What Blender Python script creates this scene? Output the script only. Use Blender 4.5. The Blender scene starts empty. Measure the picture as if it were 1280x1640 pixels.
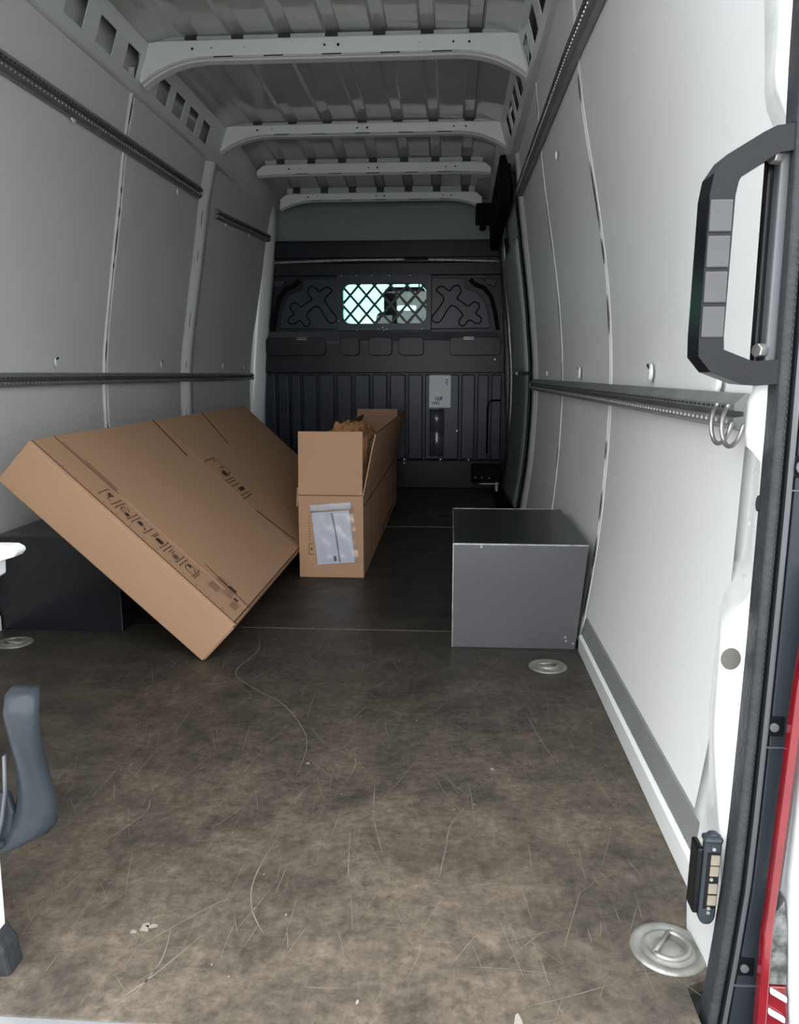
import bpy, math, random
import numpy as np
from mathutils import Vector, Matrix, noise

S = bpy.context.scene
COL = S.collection
R = math.radians

# ---------------------------------------------------------------- camera, sky, exposure
cam_d = bpy.data.cameras.new('camera'); cam_d.sensor_fit = 'HORIZONTAL'; cam_d.sensor_width = 36
cam_d.lens = 1260 / 1280 * 36; cam_d.clip_start = .02; cam_d.clip_end = 200
cam = bpy.data.objects.new('camera', cam_d); COL.objects.link(cam)
cam.location = (.5, 0, .85); cam.rotation_euler = (R(90 - 9.992), 0, R(3.667))
S.camera = cam

W = bpy.data.worlds.new('overcast_sky'); S.world = W; W.use_nodes = True
wn = W.node_tree; wn.nodes.clear()
wo = wn.nodes.new('ShaderNodeOutputWorld'); wb = wn.nodes.new('ShaderNodeBackground')
wt = wn.nodes.new('ShaderNodeTexCoord'); ws = wn.nodes.new('ShaderNodeSeparateXYZ')
wr = wn.nodes.new('ShaderNodeValToRGB')
wr.color_ramp.elements[0].position = 0.0; wr.color_ramp.elements[0].color = (.86, .89, .91, 1)
wr.color_ramp.elements[1].position = 1.0; wr.color_ramp.elements[1].color = (.95, .975, 1, 1)
wn.links.new(wt.outputs['Generated'], ws.inputs[0]); wn.links.new(ws.outputs['Z'], wr.inputs[0])
wn.links.new(wr.outputs[0], wb.inputs['Color']); wb.inputs['Strength'].default_value = 1.0
wn.links.new(wb.outputs[0], wo.inputs['Surface'])

S.view_settings.view_transform = 'Standard'; S.view_settings.look = 'None'
S.view_settings.gamma = 1; S.view_settings.use_curve_mapping = False
S.view_settings.exposure = 2.55

# ---------------------------------------------------------------- materials
def mat(name, col, rough=.5, metal=0., var=0., vscale=6., bump=0., bscale=40., coat=0., spec=.5, col2=None):
    m = bpy.data.materials.new(name); m.use_nodes = True
    nt = m.node_tree; b = nt.nodes['Principled BSDF']
    b.inputs['Base Color'].default_value = (*col, 1); b.inputs['Roughness'].default_value = rough
    b.inputs['Metallic'].default_value = metal; b.inputs['Coat Weight'].default_value = coat
    b.inputs['Specular IOR Level'].default_value = spec
    tc = nt.nodes.new('ShaderNodeTexCoord')
    if var or col2:
        n = nt.nodes.new('ShaderNodeTexNoise'); n.inputs['Scale'].default_value = vscale; n.inputs['Detail'].default_value = 5
        nt.links.new(tc.outputs['Object'], n.inputs['Vector'])
        r = nt.nodes.new('ShaderNodeValToRGB'); r.color_ramp.elements[0].position = .35; r.color_ramp.elements[1].position = .65
        c2 = col2 or tuple(c * (1 - var) for c in col)
        r.color_ramp.elements[0].color = (*c2, 1); r.color_ramp.elements[1].color = (*col, 1)
        nt.links.new(n.outputs['Fac'], r.inputs[0]); nt.links.new(r.outputs[0], b.inputs['Base Color'])
    if bump:
        n = nt.nodes.new('ShaderNodeTexNoise'); n.inputs['Scale'].default_value = bscale; n.inputs['Detail'].default_value = 3
        nt.links.new(tc.outputs['Object'], n.inputs['Vector'])
        bp = nt.nodes.new('ShaderNodeBump'); bp.inputs['Strength'].default_value = bump; bp.inputs['Distance'].default_value = .01
        nt.links.new(n.outputs['Fac'], bp.inputs['Height']); nt.links.new(bp.outputs[0], b.inputs['Normal'])
    return m

WHITE = (.72, .74, .73)
M = dict(
    panel=mat('white_lining_board', (.74, .74, .735), .45, var=.05, vscale=2.5, bump=.03, bscale=5),
    paint=mat('white_body_paint', (.82, .84, .83), .22, var=.04, vscale=3, coat=.3),
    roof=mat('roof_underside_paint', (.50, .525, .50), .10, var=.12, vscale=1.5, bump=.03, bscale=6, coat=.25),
    cant=mat('roof_rail_paint', (.74, .77, .75), .3, var=.06, vscale=4, coat=.2),
    outer=mat('outer_body_paint', (.8, .82, .83), .25, coat=.4, var=.02),
    alu=mat('dull_aluminium', (.25, .26, .25), .38, .4, var=.25, vscale=12, bump=.1, bscale=80),
    alu_l=mat('grey_edge_trim', (.30, .305, .305), .4, .35, var=.15, vscale=9),
    steel=mat('zinc_steel', (.42, .42, .40), .3, .8, var=.3, vscale=20),
    ring=mat('worn_cup_metal', (.34, .34, .31), .42, .5, var=.35, vscale=25, bump=.15, bscale=60),
    black=mat('black_bulkhead_paint', (.005, .0075, .014), .30, spec=.22, var=.25, vscale=4, bump=.04, bscale=10),
    black2=mat('grey_black_bulkhead_paint', (.030, .036, .050), .28, spec=.22, var=.2, vscale=5, bump=.05, bscale=8),
    deep=mat('black_recess', (.004, .005, .007), .7, spec=.1, var=.2),
    greyp=mat('grey_painted_wall', (.20, .22, .23), .4, var=.1, vscale=3),
    trimg=mat('grey_plastic_door_trim', (.42, .46, .46), .5, var=.12, vscale=4, bump=.05, bscale=60),
    trimd=mat('dark_plastic_door_trim', (.17, .19, .20), .5, var=.12, vscale=4, bump=.05, bscale=60),
    rubber=mat('seal_rubber', (.030, .033, .037), .55, spec=.22, var=.25, vscale=30, bump=.2, bscale=120),
    plastic=mat('black_plastic', (.005, .0055, .007), .25, spec=.2, var=.2, vscale=20, bump=.04, bscale=90),
    plasticg=mat('grip_inlay_plastic', (.032, .032, .033), .25, var=.15, vscale=20),
    lever=mat('dark_grey_plastic', (.026, .032, .038), .3, spec=.22, var=.15, vscale=10, bump=.04, bscale=100),
    colgrey=mat('grey_column_plastic', (.085, .09, .098), .4, var=.1, vscale=8),
    card=mat('corrugated_cardboard', (.42, .255, .158), .8, var=.05, vscale=3, bump=.06, bscale=14, spec=.2),
    card_d=mat('cardboard_edge', (.12, .062, .035), .9, var=.2, vscale=30, spec=.1),
    kraft=mat('crumpled_kraft_paper', (.42, .215, .10), .7, var=.15, vscale=12, spec=.3),
    ink=mat('brown_black_ink', (.06, .04, .03), .8, var=.3, vscale=60, spec=.1),
    paper=mat('white_paper', (.62, .64, .70), .6, var=.03),
    greyink=mat('grey_ink', (.2, .2, .24), .8, var=.2, vscale=50),
    sticker=mat('white_sticker', (.85, .87, .88), .5, var=.05),
    red=mat('red_lens', (.16, .006, .012), .12, coat=.6, var=.25, vscale=15),
    redd=mat('dark_red_lens', (.05, .004, .007), .12, coat=.6, var=.25, vscale=15),
    clear=mat('clear_lens_reflector', (.22, .225, .22), .25, .4, col2=(.05, .055, .055), vscale=60),
    lampw=mat('white_lens_bar', (.9, .88, .86), .3),
    cream=mat('cream_contact_pad', (.20, .17, .13), .5, var=.15, vscale=60),
    catch=mat('off_white_catch_paint', (.42, .43, .43), .35), cavity=mat('brown_grey_cavity', (.085, .078, .07), .7),
    ledge=mat('painted_sheen_ledge', (.10, .105, .12), .3, var=.3, vscale=5),  # lighter than the bulkhead black: its reflected light is put into the colour
    shade=mat('painted_notch_shade', (.05, .055, .055), .8),
    hole=mat('dark_hole', (.01, .011, .012), .9, var=.1),
    seat=mat('dark_seat_fabric', (.010, .011, .012), .85, spec=.1, var=.2, vscale=60, bump=.2, bscale=200),
    cab=mat('cab_grey_trim', (.10, .105, .11), .7, var=.1),
    asphalt=mat('pale_concrete_paving', (.40, .40, .39), .9, col2=(.32, .32, .31), vscale=40, bump=.3, bscale=120),
    scratch=mat('pale_scratch', (.21, .18, .145), .6, var=.4, vscale=30),
    chip=mat('pale_paint_chip', (.28, .26, .22), .6, var=.2, vscale=60),
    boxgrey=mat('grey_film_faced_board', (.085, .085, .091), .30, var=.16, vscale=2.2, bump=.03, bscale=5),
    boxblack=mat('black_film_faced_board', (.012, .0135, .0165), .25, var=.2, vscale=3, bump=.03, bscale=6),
    edge=mat('worn_metal_edge', (.45, .45, .46), .35, .6, var=.4, vscale=40),
)
def film_mat():
    m = bpy.data.materials.new('clear_plastic_film'); m.use_nodes = True
    nt = m.node_tree; nt.nodes.clear(); o = nt.nodes.new('ShaderNodeOutputMaterial')
    t = nt.nodes.new('ShaderNodeBsdfTransparent'); g = nt.nodes.new('ShaderNodeBsdfGlossy'); g.inputs['Roughness'].default_value = .15
    t.inputs['Color'].default_value = (.92, .92, .95, 1)
    n = nt.nodes.new('ShaderNodeTexNoise'); n.inputs['Scale'].default_value = 40
    bp = nt.nodes.new('ShaderNodeBump'); bp.inputs['Strength'].default_value = .15; bp.inputs['Distance'].default_value = .01
    nt.links.new(n.outputs['Fac'], bp.inputs['Height']); nt.links.new(bp.outputs[0], g.inputs['Normal'])
    mx = nt.nodes.new('ShaderNodeMixShader'); mx.inputs[0].default_value = .14
    nt.links.new(t.outputs[0], mx.inputs[1]); nt.links.new(g.outputs[0], mx.inputs[2]); nt.links.new(mx.outputs[0], o.inputs[0])
    return m
M['film'] = film_mat()
def glass_mat(name, tint):
    m = bpy.data.materials.new(name); m.use_nodes = True
    nt = m.node_tree; nt.nodes.clear(); o = nt.nodes.new('ShaderNodeOutputMaterial')
    t = nt.nodes.new('ShaderNodeBsdfTransparent'); g = nt.nodes.new('ShaderNodeBsdfGlossy'); g.inputs['Roughness'].default_value = .02
    t.inputs['Color'].default_value = (*tint, 1)
    f = nt.nodes.new('ShaderNodeFresnel'); f.inputs['IOR'].default_value = 1.45
    mx = nt.nodes.new('ShaderNodeMixShader'); nt.links.new(f.outputs[0], mx.inputs[0])
    nt.links.new(t.outputs[0], mx.inputs[1]); nt.links.new(g.outputs[0], mx.inputs[2]); nt.links.new(mx.outputs[0], o.inputs[0])
    return m
M['glass'] = glass_mat('green_tinted_glass', (.66, .90, .83))

M['clearglass'] = glass_mat('clear_glass', (.93, .96, .95))
def floor_mat():
    m = bpy.data.materials.new('worn_brown_film_plywood'); m.use_nodes = True
    nt = m.node_tree; b = nt.nodes['Principled BSDF']; b.inputs['Specular IOR Level'].default_value = .35; L = nt.links.new
    tc = nt.nodes.new('ShaderNodeTexCoord')
    geo = nt.nodes.new('ShaderNodeNewGeometry'); sp = nt.nodes.new('ShaderNodeSeparateXYZ'); L(geo.outputs['Position'], sp.inputs[0])
    def nz(scale, det=6, vec=None, rough=.6, dist=0):
        n = nt.nodes.new('ShaderNodeTexNoise'); n.inputs['Scale'].default_value = scale; n.inputs['Detail'].default_value = det
        n.inputs['Roughness'].default_value = rough; n.inputs['Distortion'].default_value = dist
        L(vec or geo.outputs['Position'], n.inputs['Vector']); return n.outputs['Fac']
    def ramp(i, p0, c0, p1, c1):
        r = nt.nodes.new('ShaderNodeValToRGB'); r.color_ramp.elements[0].position = p0; r.color_ramp.elements[1].position = p1
        r.color_ramp.elements[0].color = (*c0, 1); r.color_ramp.elements[1].color = (*c1, 1); L(i, r.inputs[0]); return r.outputs[0]
    def mix(fac, a, c):
        x = nt.nodes.new('ShaderNodeMix'); x.data_type = 'RGBA'; L(fac, x.inputs[0])
        L(a, x.inputs[6]); L(c, x.inputs[7]); return x.outputs[2]
    def math_(op, a, c):
        x = nt.nodes.new('ShaderNodeMath'); x.operation = op
        for k, q in enumerate((a, c)):
            if hasattr(q, 'links') or hasattr(q, 'is_output'): L(q, x.inputs[k])
            else: x.inputs[k].default_value = q
        x.use_clamp = True; return x.outputs[0]
    base = ramp(nz(5), .35, (.018, .017, .0165), .7, (.038, .034, .0305))
    worn = ramp(nz(9, 8), .3, (.052, .045, .037), .7, (.146, .121, .095))
    # foot traffic: the film is worn through near the rear sill
    mr = nt.nodes.new('ShaderNodeMapRange'); L(sp.outputs['Y'], mr.inputs[0])
    mr.inputs[1].default_value = 2.75; mr.inputs[2].default_value = 1.2; mr.inputs[3].default_value = 0; mr.inputs[4].default_value = 1
    blot = ramp(nz(3.2, 7, rough=.65), .30, (0, 0, 0), .62, (1, 1, 1))
    wear = math_('MULTIPLY', mr.outputs[0], math_('ADD', blot, .35))
    c = mix(wear, base, worn)
    # fine rubbed streaks running in two directions
    for ang, sc in ((14, 1), (-38, 1.2), (68, .9), (-75, 1.1), (30, 1.5)):
        mp = nt.nodes.new('ShaderNodeMapping'); mp.inputs['Rotation'].default_value[2] = R(ang)
        mp.inputs['Scale'].default_value = (70 * sc, 7.0 * sc, 1); L(geo.outputs['Position'], mp.inputs[0])
        st = ramp(nz(1.0, 3, mp.outputs[0], dist=.4), .62, (0, 0, 0), .80, (1, 1, 1))
        rg = nt.nodes.new('ShaderNodeRGB'); rg.outputs[0].default_value = (.17, .148, .12, 1)
        f = math_('MULTIPLY', math_('MULTIPLY', st, .35), math_('ADD', wear, .06))
        c = mix(f, c, rg.outputs[0])
    dk = ramp(nz(26, 5), .60, (0, 0, 0), .74, (1, 1, 1)); rd = nt.nodes.new('ShaderNodeRGB'); rd.outputs[0].default_value = (.03, .026, .022, 1)
    c = mix(math_('MULTIPLY', dk, .5), c, rd.outputs[0])
    gr = ramp(nz(48, 9, rough=.8), .34, (.52, .52, .52), .66, (1.5, 1.47, 1.40))
    mm = nt.nodes.new('ShaderNodeMix'); mm.data_type = 'RGBA'; mm.blend_type = 'MULTIPLY'; mm.inputs[0].default_value = 1
    L(c, mm.inputs[6]); L(gr, mm.inputs[7]); c = mm.outputs[2]
    L(c, b.inputs['Base Color'])
    rr = ramp(nz(7), .3, (.42, .42, .42), .7, (.60, .60, .60)); L(rr, b.inputs['Roughness'])
    bp = nt.nodes.new('ShaderNodeBump'); bp.inputs['Strength'].default_value = .12; bp.inputs['Distance'].default_value = .004
    L(nz(160, 2), bp.inputs['Height']); L(bp.outputs[0], b.inputs['Normal'])
    return m
M['floor'] = floor_mat()

# ---------------------------------------------------------------- geometry helpers
class G:
    def __init__(s): s.v = []; s.f = []
    def add(s, vs, fs):
        o = len(s.v); s.v += [tuple(map(float, v)) for v in vs]; s.f += [tuple(i + o for i in f) for f in fs]; return s
    def box(s, x0, x1, y0, y1, z0, z1):
        return s.add([(x, y, z) for z in (z0, z1) for y in (y0, y1) for x in (x0, x1)],
                     [(0, 2, 3, 1), (4, 5, 7, 6), (0, 1, 5, 4), (2, 6, 7, 3), (0, 4, 6, 2), (1, 3, 7, 5)])
    def obox(s, o, a, b, c):   # parallelepiped from corner o with edge vectors
        o, a, b, c = map(Vector, (o, a, b, c))
        if a.cross(b).dot(c) < 0: a, b = b, a
        return s.add([o, o + a, o + b, o + a + b, o + c, o + a + c, o + b + c, o + a + b + c],
                     [(0, 2, 3, 1), (4, 5, 7, 6), (0, 1, 5, 4), (2, 6, 7, 3), (0, 4, 6, 2), (1, 3, 7, 5)])
    def grid(s, fn, us, vs, flip=False):
        nu, nv = len(us), len(vs)
        P = [fn(u, v) for u in us for v in vs]
        F = [(i * nv + j, (i + 1) * nv + j, (i + 1) * nv + j + 1, i * nv + j + 1) for i in range(nu - 1) for j in range(nv - 1)]
        if flip: F = [f[::-1] for f in F]
        return s.add(P, F)
    def prism(s, pts, axis, a, b):  # polygon pts in the two other axes, extruded along axis a..b
        def q(p, t):
            return {0: (t, p[0], p[1]), 1: (p[0], t, p[1]), 2: (p[0], p[1], t)}[axis]
        n = len(pts)
        return s.add([q(p, a) for p in pts] + [q(p, b) for p in pts],
                     [tuple(range(n))[::-1], tuple(range(n, 2 * n))] + [(i, (i + 1) % n, n + (i + 1) % n, n + i) for i in range(n)])
    def sweep(s, path, prof, closed=False, up=(0, 1, 0), caps=True):
        P = [Vector(p) for p in path]; n = len(P); m = len(prof); vs = []
        up = Vector(up)
        for i, p in enumerate(P):
            if closed: t = P[(i + 1) % n] - P[i - 1]
            else: t = P[min(i + 1, n - 1)] - P[max(i - 1, 0)]
            t.normalize(); a = up.cross(t)
            if a.length < 1e-4: a = Vector((1, 0, 0)).cross(t)
            a.normalize(); b = t.cross(a)
            k = 1.
            if 0 < i < n - 1 or closed:
                d0 = (P[i] - P[i - 1]).normalized(); d1 = (P[(i + 1) % n] - P[i]).normalized()
                k = 1 / max(.6, math.sqrt(max(.01, (1 + d0.dot(d1)) / 2)))
            vs += [p + a * (q[0] * k) + b * q[1] for q in prof]
        F = []
        for i in range(n if closed else n - 1):
            for j in range(m):
                F.append((i * m + j, i * m + (j + 1) % m, ((i + 1) % n) * m + (j + 1) % m, ((i + 1) % n) * m + j))
        if not closed and caps: F += [tuple(range(m))[::-1], tuple(range((n - 1) * m, n * m))]
        return s.add(vs, F)
    def tube(s, path, r, n=8, closed=False, up=(0, 1, 0)):
        return s.sweep(path, [(r * math.cos(2 * math.pi * k / n), r * math.sin(2 * math.pi * k / n)) for k in range(n)], closed, up)
    def cyl(s, c, axis, r, h, n=16, r2=None):
        r2 = r if r2 is None else r2; c = Vector(c); a = Vector(axis).normalized()
        u = a.orthogonal().normalized(); w = a.cross(u)
        A = [c + (u * math.cos(2 * math.pi * k / n) + w * math.sin(2 * math.pi * k / n)) * r for k in range(n)]
        B = [c + a * h + (u * math.cos(2 * math.pi * k / n) + w * math.sin(2 * math.pi * k / n)) * r2 for k in range(n)]
        return s.add(A + B, [tuple(range(n))[::-1], tuple(range(n, 2 * n))] + [(k, (k + 1) % n, n + (k + 1) % n, n + k) for k in range(n)])
    def lathe(s, prof, c, n=32):
        m = len(prof); vs = []
        for k in range(n):
            a = 2 * math.pi * k / n
            vs += [(c[0] + r * math.cos(a), c[1] + r * math.sin(a), c[2] + z) for r, z in prof]
        return s.add(vs, [(k * m + j, ((k + 1) % n) * m + j, ((k + 1) % n) * m + j + 1, k * m + j + 1) for k in range(n) for j in range(m - 1)])

def wloc(o):
    v = Vector((0, 0, 0))
    while o: v += o.location; o = o.parent
    return v
def put(name, g, m, parent=None, smooth=False, bevel=0, solid=0, label=None, cat=None, group=None, kind=None, seg=2, shared=None):
    vs = np.array(g.v, dtype=float)
    if parent is None: loc = Vector(((vs[:, 0].min() + vs[:, 0].max()) / 2, (vs[:, 1].min() + vs[:, 1].max()) / 2, vs[:, 2].min()))
    else:
        loc = Vector(((vs[:, 0].min() + vs[:, 0].max()) / 2, (vs[:, 1].min() + vs[:, 1].max()) / 2, (vs[:, 2].min() + vs[:, 2].max()) / 2))
    vs = vs - np.array(loc)
    me = bpy.data.meshes.new(name); me.from_pydata(vs.tolist(), [], g.f); me.update()
    me.materials.append(m)
    if smooth: me.polygons.foreach_set('use_smooth', [True] * len(me.polygons))
    o = bpy.data.objects.new(name, me); COL.objects.link(o)
    if parent: o.parent = parent; o.location = loc - wloc(parent)
    else: o.location = loc
    if solid:
        md = o.modifiers.new('solid', 'SOLIDIFY'); md.thickness = solid; md.offset = 0
    if bevel:
        md = o.modifiers.new('bevel', 'BEVEL'); md.width = bevel; md.segments = seg; md.limit_method = 'ANGLE'; md.angle_limit = R(35)
    if label: o['label'] = label
    if cat: o['category'] = cat
    if group: o['group'] = group
    if kind: o['kind'] = kind
    return o
def thing(name, loc, label, cat, group=None):
    o = bpy.data.objects.new(name, None); COL.objects.link(o); o.location = loc; o.empty_display_size = .05
    o['label'] = label; o['category'] = cat
    if group: o['group'] = group
    return o
def lin(a, b, n): return [a + (b - a) * i / (n - 1) for i in range(n)]
def interp(tab):
    xs = [t[0] for t in tab]; ys = [t[1] for t in tab]
    def f(x):
        if x <= xs[0]: return ys[0]
        if x >= xs[-1]: return ys[-1]
        i = max(k for k in range(len(xs)) if xs[k] <= x); i = min(i, len(xs) - 2)
        t = (x - xs[i]) / (xs[i + 1] - xs[i])
        def sl(k):
            a = max(k - 1, 0); b = min(k + 1, len(xs) - 1); return (ys[b] - ys[a]) / (xs[b] - xs[a])
        h = xs[i + 1] - xs[i]; t2 = t * t; t3 = t2 * t
        return (2 * t3 - 3 * t2 + 1) * ys[i] + (t3 - 2 * t2 + t) * h * sl(i) + (-2 * t3 + 3 * t2) * ys[i + 1] + (t3 - t2) * h * sl(i + 1)
    return f
XR = interp([(-.1, .905), (0, .915), (.3, .955), (.5, .970), (.7, .977), (.9, .974), (1.13, .952), (1.3, .926), (1.6, .872), (1.86, .838), (2.1, .815), (2.2, .80)])
XL0 = interp([(-.1, -1.0), (0, -1.01), (.3, -1.03), (.66, -1.04), (.9, -1.03), (1.15, -.995), (1.55, -.925), (1.8, -.885), (2.0, -.838), (2.1, -.825), (2.2, -.81)])
XR0 = XR
def XR(z, y=1.2):
    c = lambda v: max(0., min(1., v))
    return XR0(z) + (.034 * c((y - 2.4) / 2.2) - .010) * c((z - 1.1) / .5) * c((2.12 - z) / .15)
def XL(z, y=3.): return XL0(z) + .06 * max(0, min(1, (y - 4.9) / .9))
def wx(side, z, y=3., off=0.):   # off > 0 moves into the cargo room
    return (XR(z, y) - off) if side > 0 else (XL(z, y) + off)

# ---------------------------------------------------------------- ground and outer shell
put('ground', G().box(-14, 14, -14, 22, -.75, -.65), M['asphalt'], kind='structure')
sh = G()
for sx in (-1.13, 1.11):
    sh.box(sx, sx + .02, .96, 6.05, -.35, 2.33)
sh.box(-1.13, 1.13, .93, 6.2, 2.33, 2.36)
sh.box(-1.13, 1.13, .95, 6.3, -.12, -.09)
sh.box(-1.13, -.93, .93, .95, -.4, 2.36); sh.box(.99, 1.13, .93, .95, -.4, 2.36)
sh.box(-1.13, 1.13, .93, 1.02, 1.99, 2.36)
put('body_shell', sh, M['outer'], kind='structure')
put('rear_bumper', G().box(-1.05, 1.05, .55, .93, -.42, -.12), M['plastic'], bevel=.02, kind='structure')

# ---------------------------------------------------------------- floor boards
fl = bpy.data.objects.new('floor', None); COL.objects.link(fl); fl['kind'] = 'structure'
for y0, y1 in ((.888, 2.528), (2.531, 4.342), (4.345, 5.96)):
    if y0 > 1: g = G().box(-1.06, .975, y0, y1, -.018, 0)
    else: g = G().prism([(-1.04, y0), (.842, y0), (.842, 1.0), (.975, 1.06), (.975, y1), (-1.04, y1)], 2, -.018, 0)
    put('floor_board', g, M['floor'], fl, bevel=.0012, seg=1)
put('edge_strip', G().box(-1.0, .83, .862, .888, -.03, .001), M['alu_l'], fl, bevel=.003, label='pale worn sill edge strip')
put('seam_dust', G().box(-.2, .53, 2.5265, 2.5285, 0, .0004).box(.10, .75, 4.339, 4.347, 0, .0012), M['chip'], fl, label='pale dust in the board seams')

rnd = random.Random(7)
sc = G(); ch = G()
def scratch(pts, w):
    P = [Vector((x, y, .0006)) for x, y in pts]
    Q = []
    for i in range(len(P) - 1):
        for k in range(6):
            t = k / 6; p0 = P[max(i - 1, 0)]; p1 = P[i]; p2 = P[i + 1]; p3 = P[min(i + 2, len(P) - 1)]
            Q.append(.5 * ((2 * p1) + (p2 - p0) * t + (2 * p0 - 5 * p1 + 4 * p2 - p3) * t * t + (3 * p1 - p0 - 3 * p2 + p3) * t ** 3))
    Q.append(P[-1]); vs = []; n = len(Q)
    for i, q in enumerate(Q):
        t = (Q[min(i + 1, n - 1)] - Q[max(i - 1, 0)]).normalized(); a = Vector((-t.y, t.x, 0))
        k = w * min(1, .25 + 3 * min(i, n - 1 - i) / n) * .5
        vs += [q + a * k, q - a * k]
    sc.add(vs, [(2 * i, 2 * i + 1, 2 * i + 3, 2 * i + 2) for i in range(n - 1)])
scratch([(-.12, 2.45), (-.09, 2.3), (-.11, 2.12), (-.02, 2.0), (.08, 1.9), (.17, 1.72), (.18, 1.55)], .0028)
scratch([(-.10, 1.44), (-.09, 1.38), (-.13, 1.28)], .0022)
scratch([(.045, .91), (.09, .98), (.13, 1.06)], .0024)
scratch([(.07, .93), (.085, 1.0), (.075, 1.07)], .002)
scratch([(.02, 1.0), (.12, 1.12), (.15, 1.14)], .002)
scratch([(.19, 1.33), (.175, 1.2), (.19, 1.12), (.225, 1.06)], .0026)
scratch([(.29, 1.67), (.30, 1.6), (.29, 1.53)], .0022)
scratch([(.35, 1.54), (.36, 1.4), (.39, 1.27)], .002)
scratch([(.49, 1.22), (.50, 1.3), (.51, 1.38), (.54, 1.45)], .0022)
scratch([(.34, 1.9), (.40, 1.87), (.47, 1.88)], .0018)
scratch([(.70, 1.9), (.72, 1.75), (.74, 1.66)], .0018)
scratch([(.32, 1.35), (.33, 1.25), (.335, 1.21)], .002)
for k in range(230):
    x = rnd.uniform(-.35, .85); y = .95 + 1.6 * rnd.random() ** 1.5
    a = R(rnd.choice([80, 95, 60, 120, 10, 100]) + rnd.uniform(-14, 14)); L_ = rnd.uniform(.03, .16) * (1 if y < 1.9 else 1.2); bnd = rnd.uniform(-.005, .005)
    dx, dy = math.cos(a) * L_ / 2, math.sin(a) * L_ / 2
    if x + abs(dx) > .88 or y - abs(dy) < .92: continue
    scratch([(x - dx, y - dy), (x - dy * bnd * 8, y + dx * bnd * 8), (x + dx, y + dy)], rnd.uniform(.0006, .0013))
for k in range(70):
    x = rnd.uniform(-.5, .86); y = rnd.uniform(.93, 2.45); r = rnd.uniform(.0007, .0020) * (1 if rnd.random() < .88 else 1.8)
    n = 6; pts = [(x + r * rnd.uniform(.5, 1.3) * math.cos(i * 2 * math.pi / n), y + r * 1.6 * rnd.uniform(.5, 1.3) * math.sin(i * 2 * math.pi / n), .0009) for i in range(n)]
    ch.add(pts, [tuple(range(n))])
for x, y, sx, sy in ((.035, 1.065, .009, .014), (.60, .915, .006, .022), (.195, 1.60, .005, .006), (.60, 1.6, .005, .007), (.045, 1.07, .01, .005), (.02, 1.055, .006, .004)):
    pts = [(x + sx * rnd.uniform(.5, 1.2) * math.cos(i * math.pi / 4), y + sy * rnd.uniform(.5, 1.2) * math.sin(i * math.pi / 4), .0009) for i in range(8)]
    ch.add(pts, [tuple(range(8))])
put('scratches', sc, M['scratch'], fl, kind='stuff', label='fine pale scratches across the boards')
put('paint_chips', ch, M['chip'], fl, kind='stuff', label='small pale chips and specks')

# ---------------------------------------------------------------- side walls
def wall(side, name):
    w = G(); zs = lin(-.02, 2.2, 34); ys = [1.27, 2.4, 3.5, 4.6] + ([5.0, 5.4, 5.96] if side < 0 else [4.76])
    w.grid(lambda y, z: (wx(side, z, y, -.022), y, z), ys, zs, flip=side > 0)
    return put(name, w, M['paint'], smooth=True, kind='structure', solid=.003)
WL = wall(-1, 'wall_left'); WR = wall(1, 'wall_right')

def panel(side, parent, ya, yb, z0, z1, t=.006):   # ya/yb: functions of z
    fa = ya if callable(ya) else (lambda z: ya); fb = yb if callable(yb) else (lambda z: yb)
    g = G(); zs = lin(z0, z1, 26); n = len(zs); rows = []
    for off in (-.012, -.012 + t * 2):
        for z in zs:
            for y in (fa(z), fb(z)): rows.append((wx(side, z, y, off), y, z))
    F = []
    for k in (0, 1):
        b = k * 2 * n
        for i in range(n - 1):
            q = (b + 2 * i, b + 2 * i + 1, b + 2 * i + 3, b + 2 * i + 2)
            F.append(q if (k == 0) == (side > 0) else q[::-1])
    for i in range(n - 1):
        for e in (0, 1):
            q = (2 * i + e, 2 * i + 2 + e, 2 * n + 2 * i + 2 + e, 2 * n + 2 * i + e); F.append(q)
    F += [(0, 1, 2 * n + 1, 2 * n), (2 * n - 2, 2 * n - 1, 4 * n - 1, 4 * n - 2)]
    g.add(rows, F)
    return put('lining_panel', g, M['panel'], parent, bevel=.002, seg=1)
# wobbly cut edges of the boards
def edge(y, amp, seed):
    return lambda z: y + amp * (noise.noise(Vector((seed, z * 2.1, 0))))
panel(-1, WL, 1.25, edge(2.385, .01, 1), .012, 1.995); panel(-1, WL, edge(2.42, .01, 2), edge(3.435, .015, 3), .012, 1.995)
panel(-1, WL, edge(3.485, .015, 4), edge(4.46, .01, 5), .012, 1.995); panel(-1, WL, edge(4.66, .01, 6), 5.80, .012, 1.99)
endR = interp([(-.1, 1.24), (.14, 1.24), (.37, 1.25), (.74, 1.262), (1.0, 1.20), (1.27, 1.12), (1.6, 1.06), (2.05, 1.05)])
panel(1, WR, endR, edge(2.395, .008, 7), .105, 1.995); panel(1, WR, edge(2.432, .008, 8), edge(3.425, .01, 9), .012, 1.995)
panel(1, WR, edge(3.462, .01, 10), edge(4.40, .006, 11), .012, 1.995)

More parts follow.
